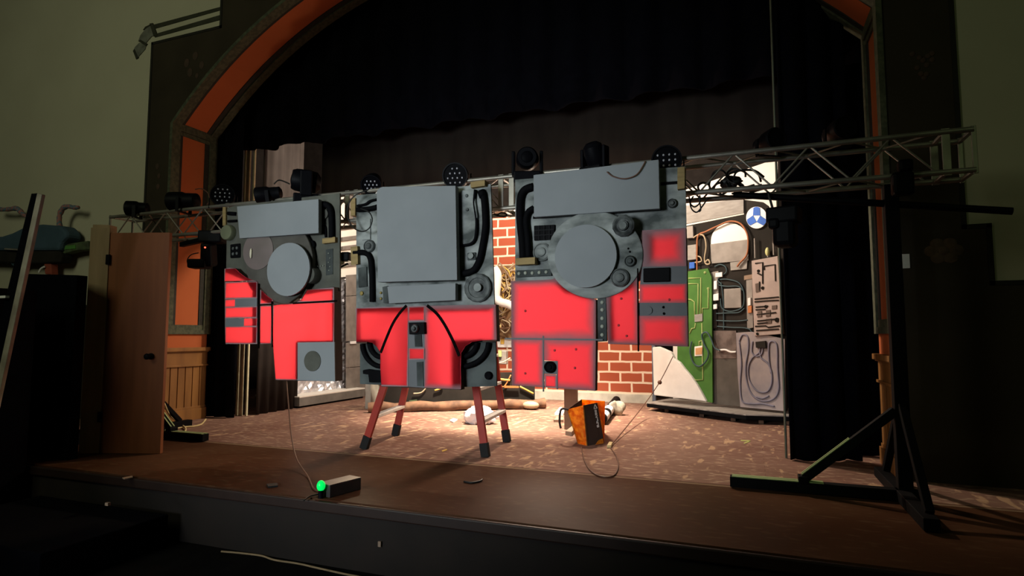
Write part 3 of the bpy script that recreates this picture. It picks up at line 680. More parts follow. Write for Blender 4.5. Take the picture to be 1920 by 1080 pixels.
disc(pr, 'speaker_knob', 1032, 688, 10.5, YF, .02, M_grip, prof=((1, 0), (1, .02), (.8, .03), (.6, .02), (.4, .02), (.35, .03), (0, .03)))
seam(pr, [(959, 635), (1117, 637)], YF+.002, .012, M_midgrey); seam(pr, [(1019, 637), (1019, 727)], YF+.002, .012, M_midgrey); seam(pr, [(1045, 702), (1045, 728)], YF+.002, .010, M_midgrey)
rc = [(1136, 543), (1156, 539), (1176, 527), (1190, 511), (1197, 496), (1203, 432), (1286, 427), (1288, 500), (1290, 650), (1140, 645)]
frame(pr, rc)
red(pr, 'red_sheet', [(1136, 543), (1156, 539), (1176, 527), (1190, 511), (1196, 505), (1196, 646), (1140, 645)], YF, .055, base=.45)
red(pr, 'red_sheet', [(1204, 432), (1286, 427), (1287, 499), (1205, 500)], YF, .11, base=.35)
red(pr, 'red_sheet', [(1200, 533), (1288, 532), (1288, 568), (1199, 568)], YF, .042, base=.5)
red(pr, 'red_sheet', [(1198, 592), (1289, 592), (1290, 650), (1198, 647)], YF, .075, base=.45)
plate(pr, 'grey_sheet', [(1204, 500), (1288, 499), (1288, 532), (1200, 533)], YF, .010, M_midgrey)
plate(pr, 'grey_sheet', [(1198, 568), (1288, 568), (1289, 592), (1198, 592)], YF, .010, M_midgrey)
plate(pr, 'black_window', [(1206, 503), (1256, 501), (1256, 528), (1206, 529)], YF-.02, .025, M_black, bevel=.006)
disc(pr, 'button', 1215, 582, 8, YF-.002, .01, M_midgrey, prof=((1, 0), (1, .008), (0, .008)))
rivets(pr, [(1244, 576), (1245, 588)], YF-.002, .010, M_grip, 'screw')
rivets(pr, [(985, 583), (1080, 655), (985, 700), (1040, 657), (1078, 690), (1165, 560), (1255, 562), (1160, 610), (1175, 630)], YF-.001, .010, mat('red_rivet', (.45, .05, .06), .7), 'red_rivet')
seam(pr, [(1196, 514), (1197, 648)], YF-.004, .018)
dst = plate(pr, 'dotted_strip', [(1120, 556), (1136, 552), (1138, 640), (1121, 641)], YF+.01, .03, M_base_dark, bevel=.004)
rivets(dst, [(1129, 567), (1129, 581), (1129, 597), (1129, 612), (1129, 628)], YF+.008, .015)
dst = plate(pr, 'dotted_strip', [(968, 507), (1034, 504), (1034, 517), (968, 520)], YBD-.02, .03, M_base_dark, bevel=.004)
rivets(dst, [(973, 513), (985, 512), (998, 512), (1011, 511), (1024, 510)], YBD-.022, .015)
disc(pr, 'front_disc', 1097, 480, 58, 4.545, .035, M_plate, n=56, label='plain grey disc')
plate(pr, 'top_plate', [(1000, 328), (1235, 299), (1237, 391), (1001, 407)], 4.575, .05, M_plate, bevel=.004)
hose(pr, 'hose', [(1000, 350), (984, 356), (976, 372), (975, 410), (979, 450), (981, 484)], YBD-.02, .034)
hose(pr, 'hose', [(1001, 390), (990, 398), (986, 415), (989, 445), (991, 482)], YBD-.03, .026)
plate(pr, 'wood_block', [(966, 484), (1003, 482), (1003, 495), (966, 497)], YBD-.08, .09, M_wood, bevel=.003)
plate(pr, 'wood_block', [(1270, 314), (1284, 312), (1284, 353), (1270, 355)], YBD-.05, .10, M_wood, bevel=.003)
gr = plate(pr, 'grille', [(1001, 423), (1040, 421), (1040, 449), (1001, 451)], YBD-.02, .03, M_black, bevel=.004)
mb = MB()
for i in range(1, 4):
    a, b = P(1001+39*i/4, 423, YBD-.024), P(1001+39*i/4, 450, YBD-.024); mb.bar(a, b, .008, .010)
for i in (1, 2): 
    a, b = P(1002, 423+28*i/3, YBD-.024), P(1039, 421+28*i/3, YBD-.024); mb.bar(a, b, .008, .010)
mb.build('grille_bars', M_fix, gr)
disc(pr, 'dial', 1017, 473, 16.5, YBD, .02, M_base, prof=DIAL)
kb = disc(pr, 'gear_wheel', 1170, 424, 21, YF-.012, .02, M_grime, prof=((1, 0), (1, .03), (.8, .045), (.6, .03), (.5, .03), (.46, .05), (0, .05)), n=12)
disc(kb, 'hub', 1168, 423, 7, YF-.062, .01, M_base, prof=((1, 0), (1, .01), (0, .01)))
disc(pr, 'dial', 1182, 490, 10.5, YF-.012, .02, M_base_dark, prof=DIAL); disc(pr, 'dial', 1163, 521, 17.5, YF-.012, .02, M_grime, prof=DIAL)
disc(pr, 'dial', 1261, 382, 9, YBD, .02, M_grime, prof=DIAL)
plate(pr, 'dark_strip', [(1239, 342), (1286, 338), (1286, 343), (1239, 347)], YBD-.01, .02, M_grip)
seam(pr, [(1001, 408), (1120, 400), (1239, 392)], YBD-.004, .02)
rivets(pr, [(1178, 466), (1181, 472)], YF-.014, .008, M_grip, 'screw')

# ================================================================== STAGE LIGHTS
LED_ME = None
def aimM(loc, yaw=0, pitch=0, roll=0):
    """local -Y points at the audience; pitch > 0 tips the front down"""
    return Matrix.Translation(loc) @ Matrix.Rotation(R(yaw), 4, 'Z') @ Matrix.Rotation(R(pitch), 4, 'X') @ Matrix.Rotation(R(roll), 4, 'Y')
def led_par(c, r, yaw, pitch, label, rows=(3, 4, 3, 2), grid=False):
    global LED_ME
    c = Vector(c); t = thing('led_par_light', label, 'stage light', (c.x, c.y, TZ1+.02), 'black stage lights on the truss')
    M = aimM(c, yaw, pitch)
    MB(M).tube_axis(Vector((0, .2, 0)), Vector((0, -1, 0)), [(r*.35, 0), (r*.75, .02), (r*.86, .07), (r*.97, .16), (r, .20), (r, .235), (r*.9, .235), (r*.88, .22)], 28) if False else None
    mb = MB(M); mb.tube_axis(Vector((0, .17, 0)), Vector((0, -1, 0)), [(r*.35, 0), (r*.75, .02), (r*.86, .07), (r*.97, .15), (r, .18), (r, .215), (r*.9, .215), (r*.88, .20), (.001, .20)], 28)
    mb.build('housing', M_fix, t, smooth=True)
    mb = MB(M); mb.cyl((0, -.028, 0), (0, -.034, 0), r*.86, n=28); fc = mb.build('lens_face', M_lens, t, smooth=True)
    mb = MB(M)
    for s in (-1, 1): mb.box((s*(r+.012), .05, -.05), (.010, .03, r*1.2))
    mb.box((0, .05, -.05-r*.6), (2*r+.034, .03, .010)); mb.build('yoke', M_fix, t)
    mb = MB(); mb.box((c.x, c.y+.05, (c.z-r*.5+TZ1)/2), (.05, .05, max(.04, abs(c.z-r*.5-TZ1)))); mb.build('clamp', M_fix, t)
    n = len(rows); sp = r*1.5/max(rows)
    for j, k in enumerate(rows):
        for i in range(k):
            p = M @ Vector(((i-(k-1)/2)*sp, -.036, ((n-1)/2-j)*sp*.95))
            if LED_ME is None:
                b = MB(); b.blob((0, 0, 0), (.0095, .0095, .0095), 8, 6); o = b.build('led', M_led, None, smooth='all', base=(0, 0, 0)); LED_ME = o.data; bpy.data.objects.remove(o)
            o = bpy.data.objects.new('led', LED_ME); COL.objects.link(o); o.parent = fc; o.location = p-ORG[fc.name]
    return t
led_par(P(855, 330, 4.84), .118, 12, 10, 'round LED par light with dotted lens above the middle panel, right end', (2, 3, 4, 3))
led_par(P(1250, 302, 4.80), .118, 6, 4, 'round LED par with three even rows of dots above the right panel corner', (4, 5, 5, 4) if False else (4, 4, 4))
led_par(P(697, 345, 4.86), .098, 25, 28, 'small LED par light tilted down above the top left of the middle panel', (3, 4, 3))
led_par(P(418, 368, 4.92), .125, 40, -12, 'dim speckled LED par light left of the leftmost panel', (3, 4, 4, 3))

def moving_head(c, s, yaw, pitch, label, base_z=None):
    c = Vector(c); t = thing('moving_head_light', label, 'stage light', (c.x, c.y, c.z-.15*s), 'black stage lights on the truss')
    M = aimM(c, yaw)
    MB(M).box((0, 0, -.11*s), (.22*s, .19*s, .10*s)).build('base', M_fix, t, bevel=.012)
    for k in (-1, 1): MB(M).box((k*.115*s, 0, .02*s), (.03*s, .09*s, .20*s)).build('yoke_arm', M_fix, t, bevel=.01)
    Mh = M @ Matrix.Translation((0, 0, .06*s)) @ Matrix.Rotation(R(pitch), 4, 'X')
    mb = MB(Mh); mb.tube_axis(Vector((0, .11*s, 0)), Vector((0, -1, 0)), [(.05*s, 0), (.085*s, .03*s), (.095*s, .10*s), (.088*s, .19*s), (.075*s, .22*s), (.06*s, .22*s)], 24)
    hd = mb.build('head', M_fix, t, smooth=True)
    mb = MB(Mh); mb.blob((0, -.105*s, 0), (.052*s, .015*s, .052*s), 18, 10); mb.build('lens', M_lens, hd, smooth='all')
    return t
moving_head(P(989, 312, 4.84), 1.05, 18, 6, 'black moving head light with round lens above the right panel, left end')
mh = moving_head(P(574, 354, 4.82), 1.25, -50, -6, 'large black moving head light above the right end of the leftmost panel')
def par_box(c, d, r, yaw, pitch, label, name='spotlight'):
    c = Vector(c); t = thing(name, label, 'stage light', (c.x, c.y, c.z-d*.4), 'black stage lights on the truss')
    M = aimM(c, yaw, pitch)
    mb = MB(M); mb.tube_axis(Vector((0, d*.5, 0)), Vector((0, -1, 0)), [(r*.5, 0), (r*.8, d*.06), (r*.85, d*.45), (r, d*.55), (r*1.02, d*.97), (r*.9, d), (r*.85, d*.9)], 20)
    mb.build('housing', M_fix, t, smooth=True)
    MB(M).cyl((0, -d*.40, 0), (0, -d*.43, 0), r*.86).build('lens', M_lens, t, smooth=True)
    mb = MB(M)
    for s in (-1, 1): mb.box((s*r*1.1, 0, -r*.5), (.012, .035, r*1.5))
    mb.box((0, 0, -r*1.25), (r*2.3, .035, .012)); mb.build('yoke', M_fix, t)
    return t, M
par_box(P(504, 364, 4.82), .26, .082, -62, 8, 'small black spotlight lying on top of the leftmost panel')
t, M = par_box(P(258, 391, 4.86), .24, .085, -60, 0, 'black spotlight with a glint at the far left end of the truss')
MB(M).blob((.02, -.125, -.02), (.02, .012, .02), 8, 6).build('glint_lens', M_led, t, smooth='all')
t, M = par_box(P(345, 377, 4.90), .34, .105, -75, 0, 'long dark spotlight on the truss above the orange door edge')
moving_head(P(1115, 302, 4.82), .92, -20, 120, 'black moving head light tipped back above the middle of the right panel')
par_box(P(1440, 268, 5.0), .24, .085, 30, 0, 'black spotlight almost lost in shadow, first on the truss right of the panels')
par_box(P(1570, 248, 5.0), .24, .085, 20, 0, 'black spotlight almost lost in shadow, last on the truss at right')
# hanging units below the truss
t = thing('hanging_mover', 'black moving light hanging under the truss beside the orange reveal, red indicator lit', 'stage light', P(392, 475, 4.9), 'black stage lights on the truss')
def HB(px, py, Y, d, yaw=0, pitch=0): return MB(aimM(P(px, py, Y), yaw, pitch)).box((0, 0, 0), d)
HB(400, 445, 4.92, (.26, .18, .13), 20).build('base', M_fix, t, bevel=.015)
HB(392, 478, 4.92, (.12, .16, .26), 20, 10).build('head', M_fix, t, bevel=.03)
HB(374, 495, 4.88, (.20, .16, .10), 20, 0).build('lens_hood', M_fix, t, bevel=.02)
MB().blob(P(384.5, 464, 4.80), (.010, .008, .010), 8, 6).build('indicator', M_redglow, t)
MB().bar(P(340, 459, 4.9), P(396, 446, 4.9), .05).build('arm', M_fix, t)
MB().tube(catmull([P(x, y, 4.88) for x, y in ((372, 474), (358, 478), (351, 489), (356, 499), (366, 500))], 6), .006, 6).build('wire', M_cable, t, smooth='all')
t = thing('hanging_mover', 'black moving light hanging under the truss in front of the blue and white disc', 'stage light', P(1455, 430, 4.95), 'black stage lights on the truss')
HB(1470, 405, 4.95, (.22, .2, .12), -15).build('base', M_fix, t, bevel=.015)
HB(1472, 437, 4.95, (.16, .18, .22), -15).build('head', M_fix, t, bevel=.04)
HB(1452, 420, 4.90, (.08, .1, .08), -15).build('lens_hood', M_fix, t, bevel=.02)
MB().tube(catmull([P(x, y, 4.93) for x, y in ((1440, 360), (1447, 385), (1452, 402), (1466, 410))], 6), .010, 6).build('wire', M_cable, t, smooth='all')
t = thing('pipe_clamp', 'dark clamp and pipe end where the truss meets the right stand', 'clamp', P(1690, 345, 4.8))
HB(1692, 345, 4.82, (.13, .1, .16)).build('body', M_fix, t, bevel=.02); HB(1697, 312, 4.82, (.09, .09, .09)).build('hook', M_fix, t, bevel=.02)
t = thing('hanging_clamp', 'small black clamp unit in the gap between left and middle panels', 'clamp', P(650, 488, 4.76))
HB(650, 482, 4.8, (.09, .1, .09), 10).build('body', M_fix, t, bevel=.015); MB().blob(P(641, 489, 4.78), (.028, .03, .04), 12, 8).build('end_lens', mat('pale_green_glass', (.45, .5, .42), .2), t, smooth='all')
MB().bar(P(636, 503, 4.8), P(652, 495, 4.8), .02).build('lever', M_fix, t)
# pipe and rods
MB().cyl(P(1375, 365, 5.0), P(1898, 396, 5.0), .026, n=14).build('black_pipe', M_fix, label='black pipe running past the right stand to the cream wall', cat='pipe', smooth=True)
MB().tube([P(1285, 377, 5.22), P(1370, 371, 5.2), P(1465, 366, 5.2)], .020, 10).build('black_pipe', M_fix, label='dark pipe lying along the back of the truss over the right set piece', cat='pipe', smooth=True)
# cable tangles
def cable(name, pts, r, m, label, cat='cable', group=None, n=6, parent=None):
    return MB().tube(catmull(pts, 7), r, n).build(name, m, parent, smooth='all', label=label, cat=cat, group=group)
t = thing('cable_bundle', 'tangled black cable bundle resting in the truss at right of the panels', 'cable', P(1380, 350, 5.0))
rnd = random.Random(3)
for cx, cy, rx, ry, ph in ((1350, 342, 20, 22, 0), (1395, 338, 36, 20, .4), (1402, 334, 26, 16, 1.1), (1365, 352, 30, 12, 2), (1380, 330, 18, 14, .8), (1320, 352, 12, 9, .2)):
    pts = [P(cx+rx*math.cos(ph+k*.7)*rnd.uniform(.85, 1.1), cy+ry*math.sin(ph+k*.7)*rnd.uniform(.85, 1.1), 4.95+rnd.uniform(-.05, .08)) for k in range(9)]
    MB().tube(catmull(pts, 6), .0085, 6).build('coil', M_cable, t, smooth='all')
MB().blob(P(1370, 342, 4.98), (.075, .05, .045), 14, 8, lambda v, a, b: v*(1+.25*math.sin(3*a+2*b))).build('knot', M_cable, t, smooth='all')
t = thing('hanging_cable', 'thin black cables looping below the truss in front of whitewashed plank', 'cable', P(1310, 385, 4.84))
for pts in (((1292, 368), (1296, 390), (1306, 398), (1316, 388), (1328, 370)), ((1300, 368), (1294, 380), (1302, 388), (1312, 380), (1312, 366)), ((1310, 370), (1314, 392), (1310, 397))):
    MB().tube(catmull([P(x, y, 4.84) for x, y in pts], 6), .006, 6).build('loop', M_cable, t, smooth='all')
t = thing('hanging_cable', 'black cable loop hanging at the top left of the middle panel', 'cable', P(672, 395, 4.55))
MB().tube(catmull([P(x, y, 4.55) for x, y in ((690, 356), (668, 365), (655, 380), (651, 403), (661, 425), (678, 434), (692, 428), (698, 412), (692, 398), (676, 391))], 6), .006, 6).build('loop', M_cable, t, smooth='all')
cable('thin_cord', [P(x, y, 4.56) for x, y in ((1138, 322), (1150, 331), (1172, 335), (1193, 328), (1205, 312), (1210, 302))], .005, M_browncord, 'thin reddish cord sagging across the top plate of the right panel', 'cord')
cable('thin_cord', [P(x, y, 4.8) for x, y in ((514, 345), (522, 338), (532, 340), (543, 345))], .007, M_cable, 'short black cable bridging two lights above the left panel', 'cord')
cable('thin_cord', [P(x, y, 4.86) for x, y in ((366, 355), (378, 354), (390, 362), (393, 375), (388, 384))], .006, M_browncord, 'thin tan cord arching over the light above the door edge', 'cord')
MB().tube(catmull([P(x, y, 5.0) for x, y in ((926, 401), (935, 405), (946, 406), (950, 402), (940, 399), (932, 404))], 6), .008, 6).build('hanging_cable', M_cable, label='small black cable coil hanging at the top of the brick gap', cat='cable', smooth='all')

# ================================================================== STEP LADDER behind the middle panel
t = thing('step_ladder', 'red fibreglass step ladder standing open behind the middle panel', 'ladder', (-3.05, 5.68, 0))
top = Vector((-3.02, 5.66, 2.05))
def rail(px_foot, px_top, Y, topY):
    a = FLR(*px_foot); b = P(*px_top, Y); d = b-a; k = (2.05-a.z)/d.z
    return a, a+d*k
rails = {}
for key, ft, tp in (('fl', (682, 842), (719, 728)), ('bl', (741, 817), (760, 728)), ('fr', (911, 857), (893, 728)), ('br', (951, 829), (935, 728))):
    a = FLR(*ft); b = P(*tp, a.y + .02); d = b-a
    e = a + d*(2.0/d.z) if False else a+(b-a)*1.0
    k = min(1.9/d.z, 99); rails[key] = (a, a+d*k*.9)
# keep the two sides meeting under a common cap
capz = 2.0
for key in ('fl', 'bl', 'fr', 'br'):
    a, b = rails[key]; b2 = Vector((-3.12 if key in ('fl', 'bl') else -2.62, 5.48 if key[0] == 'f' else 5.92, capz))
    k = .68/capz; mid = a+(b-a)*(.68/(b.z-a.z)) if b.z > a.z else a
    pts = [a+(mid-a)*(.10), mid, b2]
    mb = MB(); mb.bar(pts[0], pts[1], .075, .035, up=(0, 1, 0)); mb.bar(pts[1], pts[2], .075, .035, up=(0, 1, 0))
    rl = mb.build('rail', M_ladred, t, bevel=.004)
    MB().bar(a, a+(mid-a)*.19, .085, .05, up=(0, 1, 0)).build('rubber_foot', M_rubber, t, bevel=.006)
    rails[key] = (a, mid, b2)
def on(key, z):
    a, m_, b = rails[key]
    return a+(m_-a)*(z/m_.z) if z <= m_.z else m_+(b-m_)*((z-m_.z)/(b.z-m_.z))
for f, b in (('fl', 'bl'), ('fr', 'br')):
    for z in (.33, .63, .93, 1.23, 1.53, 1.83):
        if f == 'fl' and z > .4 and z < .7: z = .66
        MB().bar(on(f, z), on(b, z), .085, .032).build('step', M_step, t, bevel=.005)
MB().box((-2.87, 5.70, 2.02), (.55, .56, .06)).build('top_cap', M_ladred, t, bevel=.01)
for z in (.5,):
    for k in ('f', 'b'): MB().bar(on(k+'l', z), on(k+'r', z), .012, .02).build('spreader_bar', M_step, t) if False else None

# ================================================================== FLOOR CLUTTER
# box with green light near the edge
a, b, c = FLR(618, 934), FLR(677, 918), FLR(655, 903, .0)
t = thing('power_box', 'small dark box with a lit green lamp near the stage edge', 'box', ((a.x+b.x)/2, (a.y+b.y)/2, 0))
u = (b-a); v = Vector((-u.y, u.x, 0)).normalized()*.13
MB().prism([a, b, b+v, a+v], (0, 0, .085)).build('body', mat('dark_metal_box', (.05, .045, .042), .5, (.035, .03, .03), 8), t, bevel=.005)
MB().prism([a+Vector((0, 0, .086)), b+Vector((0, 0, .086)), b+v+Vector((0, 0, .086)), a+v+Vector((0, 0, .086))], (0, 0, .004)).build('lid', mat('scuffed_box_lid', (.20, .15, .14), .4, (.14, .10, .09), 9), t)
q = a+v*.40-u.normalized()*.035+Vector((0, 0, .085)); MB().blob(q, (.030, .030, .038), 16, 10).build('green_lamp', M_glow, t, smooth='all')
MB().cyl((q.x, q.y, .0), (q.x, q.y, .06), .018).build('lamp_holder', M_fix, t, smooth=True)
cable('loose_cable', [FLR(570, 938), FLR(582, 930, .01), FLR(600, 926, .012), FLR(617, 924, .02)], .006, M_cable, 'short black lead running from green-lamp box to the stage edge', 'cord')
cable('dropped_cable', [P(537, 712, 4.7), P(541, 760, 4.60), P(546, 815, 4.46), P(556, 860, 4.30), FLR(577, 893, .01), FLR(588, 916, .008), FLR(604, 921, .008), FLR(617, 921, .02)], .006, M_browncord, 'thin brown cord dropping from the leftmost panel to the green-lamp box', 'cord')
# shopping bag
Yb = FLR(1101, 836).y
a, b, c = FLR(1083, 832), FLR(1101, 836), FLR(1133, 831)
d = a+(c-b)
bag = thing('shopping_bag', 'orange and dark brown shopping bag standing open on the stage floor', 'bag', (b.x, b.y+.15, 0))
ta, tb, tcn = P(1063, 768, a.y-.02), P(1094, 760, b.y+.02), P(1120, 755, c.y+.03)
td = P(1090, 749, d.y+.05); td2 = P(1134, 752, c.y+.28); 
c2 = FLR(1133, 812)
def quad(q, m, name, ext=.0, **kw):
    q = [Vector(p) for p in q]; n = (q[1]-q[0]).cross(q[3]-q[0]).normalized(); return MB().prism(q, -n*.006).build(name, m, bag, **kw)
quad([a, b, tb, ta], M_bagor, 'orange_side'); blk = quad([b, c, tcn, tb], M_bagblk, 'dark_front')
quad([c, c2, td2, tcn], M_bagor, 'orange_gusset'); quad([a, ta, td, FLR(1095, 815)], M_bagblk, 'dark_back')
quad([FLR(1095, 815), td, td2, c2], M_bagor, 'orange_back')
quad([a, FLR(1095, 815), c2, c], M_bagblk, 'bag_bottom') if False else None
MB().prism([FLR(1116, 834, .012), FLR(1132, 831, .012), P(1131, 822, c.y-.004)-Vector((0, .012, 0)), P(1124, 823, c.y-.01)-Vector((0, .02, 0))], (0, -.003, 0)).build('orange_corner', M_bagor, bag)
cable('handle', [ta+Vector((.02, 0, .0)), ta+Vector((-.06, -.01, .0)), ta+Vector((-.08, -.01, -.12)), ta+Vector((-.07, 0, -.20))], .012, M_bagblk, None, None, parent=bag)
# printed word down the dark front, with the little triangle over it
fe = (c-b); fu = (tb-b); fu2 = (tcn-c); nrm = fe.cross(fu).normalized()
def onface(uu, vv):
    lo = b+fe*uu; hi = tb+(tcn-tb)*uu; p = lo+(hi-lo)*vv; return p + (nrm*.004 if nrm.y < 0 else -nrm*.004)
cu = bpy.data.curves.new('word', 'FONT'); cu.body = 'savers'; cu.size = 1.0; cu.offset = .035
wo = bpy.data.objects.new('word', cu); COL.objects.link(wo)
dg = bpy.context.evaluated_depsgraph_get(); me = bpy.data.meshes.new_from_object(wo.evaluated_get(dg)); bpy.data.objects.remove(wo)
xs = [v.co.x for v in me.vertices]; x0, x1 = min(xs), max(xs)
mb = MB(); vs = []
for v in me.vertices:
    s_ = (v.co.x-x0)/(x1-x0); tt = v.co.y
    vs.append(onface(0.74+.26*(tt-.1), .84-.44*s_-.0))
mb.add(vs, [tuple(p.vertices) for p in me.polygons]); bpy.data.meshes.remove(me)
mb.build('lettering', M_letter, blk, solid=.002)
mb = MB()
tri = [(.68, .87), (.90, .87), (.79, .96)]
for i in range(3):
    p0, p1 = onface(*tri[i]), onface(*tri[(i+1) % 3]); mb.bar(p0, p1, .004, .010)
mb.build('logo_triangle', M_letter, blk)
# post behind the bag
t = thing('wooden_post', 'brown wooden post with a foot standing behind the shopping bag', 'post', FLR(1070, 805))
p0 = FLR(1069, 806); MB().box((p0.x, p0.y+.05, .5), (.15, .10, 1.0)).build('upright', M_card, t, bevel=.004)
MB().prism([FLR(1060, 816), FLR(1073, 806), FLR(1083, 806), FLR(1072, 818)], (0, 0, .05)).build('foot', M_card, t, bevel=.004)
# white tray, black tube, wrapped thing, small black block left and right of the bag
q = FLR(1048, 778); MB().prism([FLR(1040, 779), FLR(1056, 779), FLR(1062, 771), FLR(1050, 767)], (0, 0, .035)).build('white_sheet', M_paper, label='small white folded sheet on the floor left of the wooden post', cat='paper', bevel=.004)
MB().prism([FLR(1038, 792), FLR(1056, 792), FLR(1056, 787), FLR(1044, 787)], (0, 0, .035)).build('block', M_card, label='small dark block on the floor left of the shopping bag', cat='block')
t = thing('rolled_tube', 'black tube wrapped with white bands lying right of the shopping bag', 'tube', FLR(1145, 788))
ua, ub = FLR(1128, 797)+Vector((0, 0, .07)), FLR(1156, 762)+Vector((0, 0, .10))
MB().cyl(ua, ub, .065, n=18).build('tube', M_black, t, smooth=True)
for s in (.05, .30): MB().cyl(ua+(ub-ua)*s, ua+(ub-ua)*(s+.14), .069, n=18).build('white_band', M_paper, t, smooth=True)
MB().blob(FLR(1155, 778)+Vector((0, 0, .09)), (.13, .10, .10), 18, 10, lambda v, a_, b_: v*(1+.22*math.sin(3*a_+1)*math.sin(2*b_)+.1*math.sin(7*a_))).build('crumpled_cloth', mat('cream_cloth', (.55, .50, .40), .9, (.12, .10, .08), 5), label='crumpled cream and dark cloth beside the wrapped tube', cat='cloth', smooth='all')
# cord with a small connector by the bag
cable('thin_cord', [FLR(1145, 836, .012), FLR(1175, 800, .06), P(1209, 757, 8.6), P(1237, 716, 8.7), P(1262, 668, 8.8)], .006, M_browncord, 'thin cord stretched from floor beside the bag up to the foam sheet', 'cord')
MB().blob(P(1237, 717, 8.68), (.03, .03, .03), 10, 8).build('cord_bead', M_browncord, label='small dark bead halfway along the stretched cord', cat='bead', smooth='all')
cable('looped_cable', [FLR(x, y, .008) for x, y in ((1090, 838), (1093, 855), (1101, 874), (1113, 887), (1130, 894), (1148, 893), (1157, 883), (1159, 868), (1154, 853), (1145, 840))], .006, M_browncord, 'thin red brown cord looped on the floor below the shopping bag', 'cord')
MB().prism([FLR(1138, 840, .002), FLR(1142, 833, .002), FLR(1149, 834, .002), FLR(1146, 840, .002)], (0, 0, .03)).build('connector', M_cordy, label='small pale connector at the end of the cord right of the bag', cat='connector', bevel=.006)
# crumpled white bag by the ladder
t = MB().blob(FLR(893, 796)+Vector((0, .1, .09)), (.21, .16, .12), 24, 14, lambda v, a_, b_: v*(1+.18*math.sin(5*a_+2*b_)*math.sin(3*b_)+.12*math.sin(9*a_+b_*4))).build('plastic_bag', M_paper, label='crumpled white plastic bag on the floor inside the ladder', cat='bag', smooth=True)
MB().prism([FLR(843, 790, .002), FLR(850, 786, .002), FLR(858, 788, .002), FLR(850, 793, .002)], (0, 0, .015)).build('paper_scrap', M_paper, label='white paper scrap on the floor left of the white plastic bag', cat='paper')
# tape and scraps
mb = MB(); mb.prism([FLR(1389, 825, .001), FLR(1407, 826, .001), FLR(1406, 828, .001), FLR(1389, 827, .001)], (0, 0, .002)); mb.prism([FLR(1394, 831, .001), FLR(1407, 826, .001), FLR(1407, 828, .001), FLR(1396, 832, .001)], (0, 0, .002))
mb.build('floor_mark', mat('yellow_green_tape', (.50, .52, .16), .6), label='yellow green V-shaped tape mark on the floor at right', cat='tape')
MB().prism([FLR(828, 845, .001), FLR(837, 842, .001), FLR(839, 844, .001), FLR(830, 847, .001)], (0, 0, .002)).build('floor_mark', M_yellow, label='tiny yellow tape scrap between the two ladder sides', cat='tape')
MB().tube(catmull([FLR(870, 903, .006), FLR(885, 905, .008), FLR(900, 902, .010), FLR(904, 899, .012)], 5), .008, 6).build('cable_scrap', M_cable, label='short dark cable scrap on the front of the stage', cat='cable', smooth='all')
MB().prism([FLR(500, 910, .001), FLR(520, 908, .001), FLR(521, 913, .001), FLR(503, 915, .001)], (0, 0, .012)).build('rubber_scrap', M_rubber, label='small dark scrap near the stage edge left of the green-lamp box', cat='scrap')
MB().prism([FLR(229, 897, .001), FLR(248, 893, .001), FLR(249, 896, .001), FLR(233, 899, .001)], (0, 0, .006)).build('floor_mark', M_card, label='pale strip standing for a highlight at the dark left end of the stage edge', cat='tape')  # pale strip put in for the bright highlight on the edge
# yellow extension cord at left
cable('extension_cord', [FLR(386, 786, .012), FLR(378, 795, .012), FLR(365, 799, .012), FLR(345, 801, .012), FLR(323, 806, .012), FLR(338, 812, .012), FLR(346, 810, .012), FLR(347, 802, .02), FLR(332, 790, .05), P(318, 778, 5.5), P(308, 757, 5.2)], .011, M_cordy, 'pale yellow extension cord on the floor by the oak wainscot', 'cord')

# ================================================================== UPSTAGE: brick flat
BY = 10.4
t = thing('brick_flat', 'red brick painted flat with cream mortar behind the panels', 'scenery flat', (-3.0, BY, 0))
xa, xb = P(915, 600, BY).x, P(1222, 650, BY).x
xa = -4.62
MB().box(((xa+xb)/2, BY+.03, 1.74), (xb-xa, .06, 3.38)).build('brick_face', M_brick, t)
MB().box(((xa+xb)/2, BY-.012, .075), (xb-xa, .03, .15)).build('baseboard', M_creambase, t, bevel=.004)
MB().box(((xa+xb)/2, BY-.006, 3.47), (xb-xa, .08, .09)).build('top_batten', M_log, t)
MB().box((xb+.03, BY, 1.0), (.05, .09, 2.0)).build('edge_post', mat('blue_grey_post', (.16, .19, .25), .6), t)
MB().prism([P(1020, 731, BY-.04), P(1063, 731, BY-.04), P(1063, 760, BY-.04), P(1020, 750, BY-.04)], (0, .02, 0)).build('cream_patch', M_creambase, t) if False else None
# wire mess hung on the brick
t = thing('wire_cluster', 'tangle of yellow and brown wires with white pipe hung on the brick', 'wire panel', P(945, 600, BY-.3))
MB().box((P(945, 590, BY-.2).x, BY-.03, P(945, 565, BY-.2).z), (.75, .06, 1.35)).build('backboard', mat('tan_board', (.26, .155, .075), .8, (.16, .09, .05), 8), t)
rnd = random.Random(11)
for k in range(16):
    cx, cy = rnd.uniform(925, 962), rnd.uniform(505, 615); col = rnd.choice([M_yellow, M_tanwire, M_log, M_card, M_cordy])
    pts = [P(cx+rnd.uniform(-22, 22), cy+rnd.uniform(-26, 26), BY-.2-rnd.uniform(0, .12)) for _ in range(6)]
    MB().tube(catmull(pts, 6), .013, 5).build('wire', col, t, smooth='all')
MB().tube(catmull([P(x, y, BY-.40) for x, y in ((927, 503), (933, 515), (932, 535), (930, 556), (938, 566), (952, 570), (966, 577))], 6), .075, 12).build('white_pipe', M_paper, t, smooth='all')
t = thing('note_pages', 'white paper pages pinned in the gap right of the middle panel', 'paper', P(945, 640, BY-.02))
MB().box(P(944, 638, BY-.012), (.32, .02, .26)).build('page', M_paper, t); MB().box(P(942, 640, BY-.025), (.07, .012, .10)).build('print', M_yellow, t)
t = thing('equipment_box', 'small grey electronics box on the dark flat between panels', 'box', P(940, 690, 9.3))
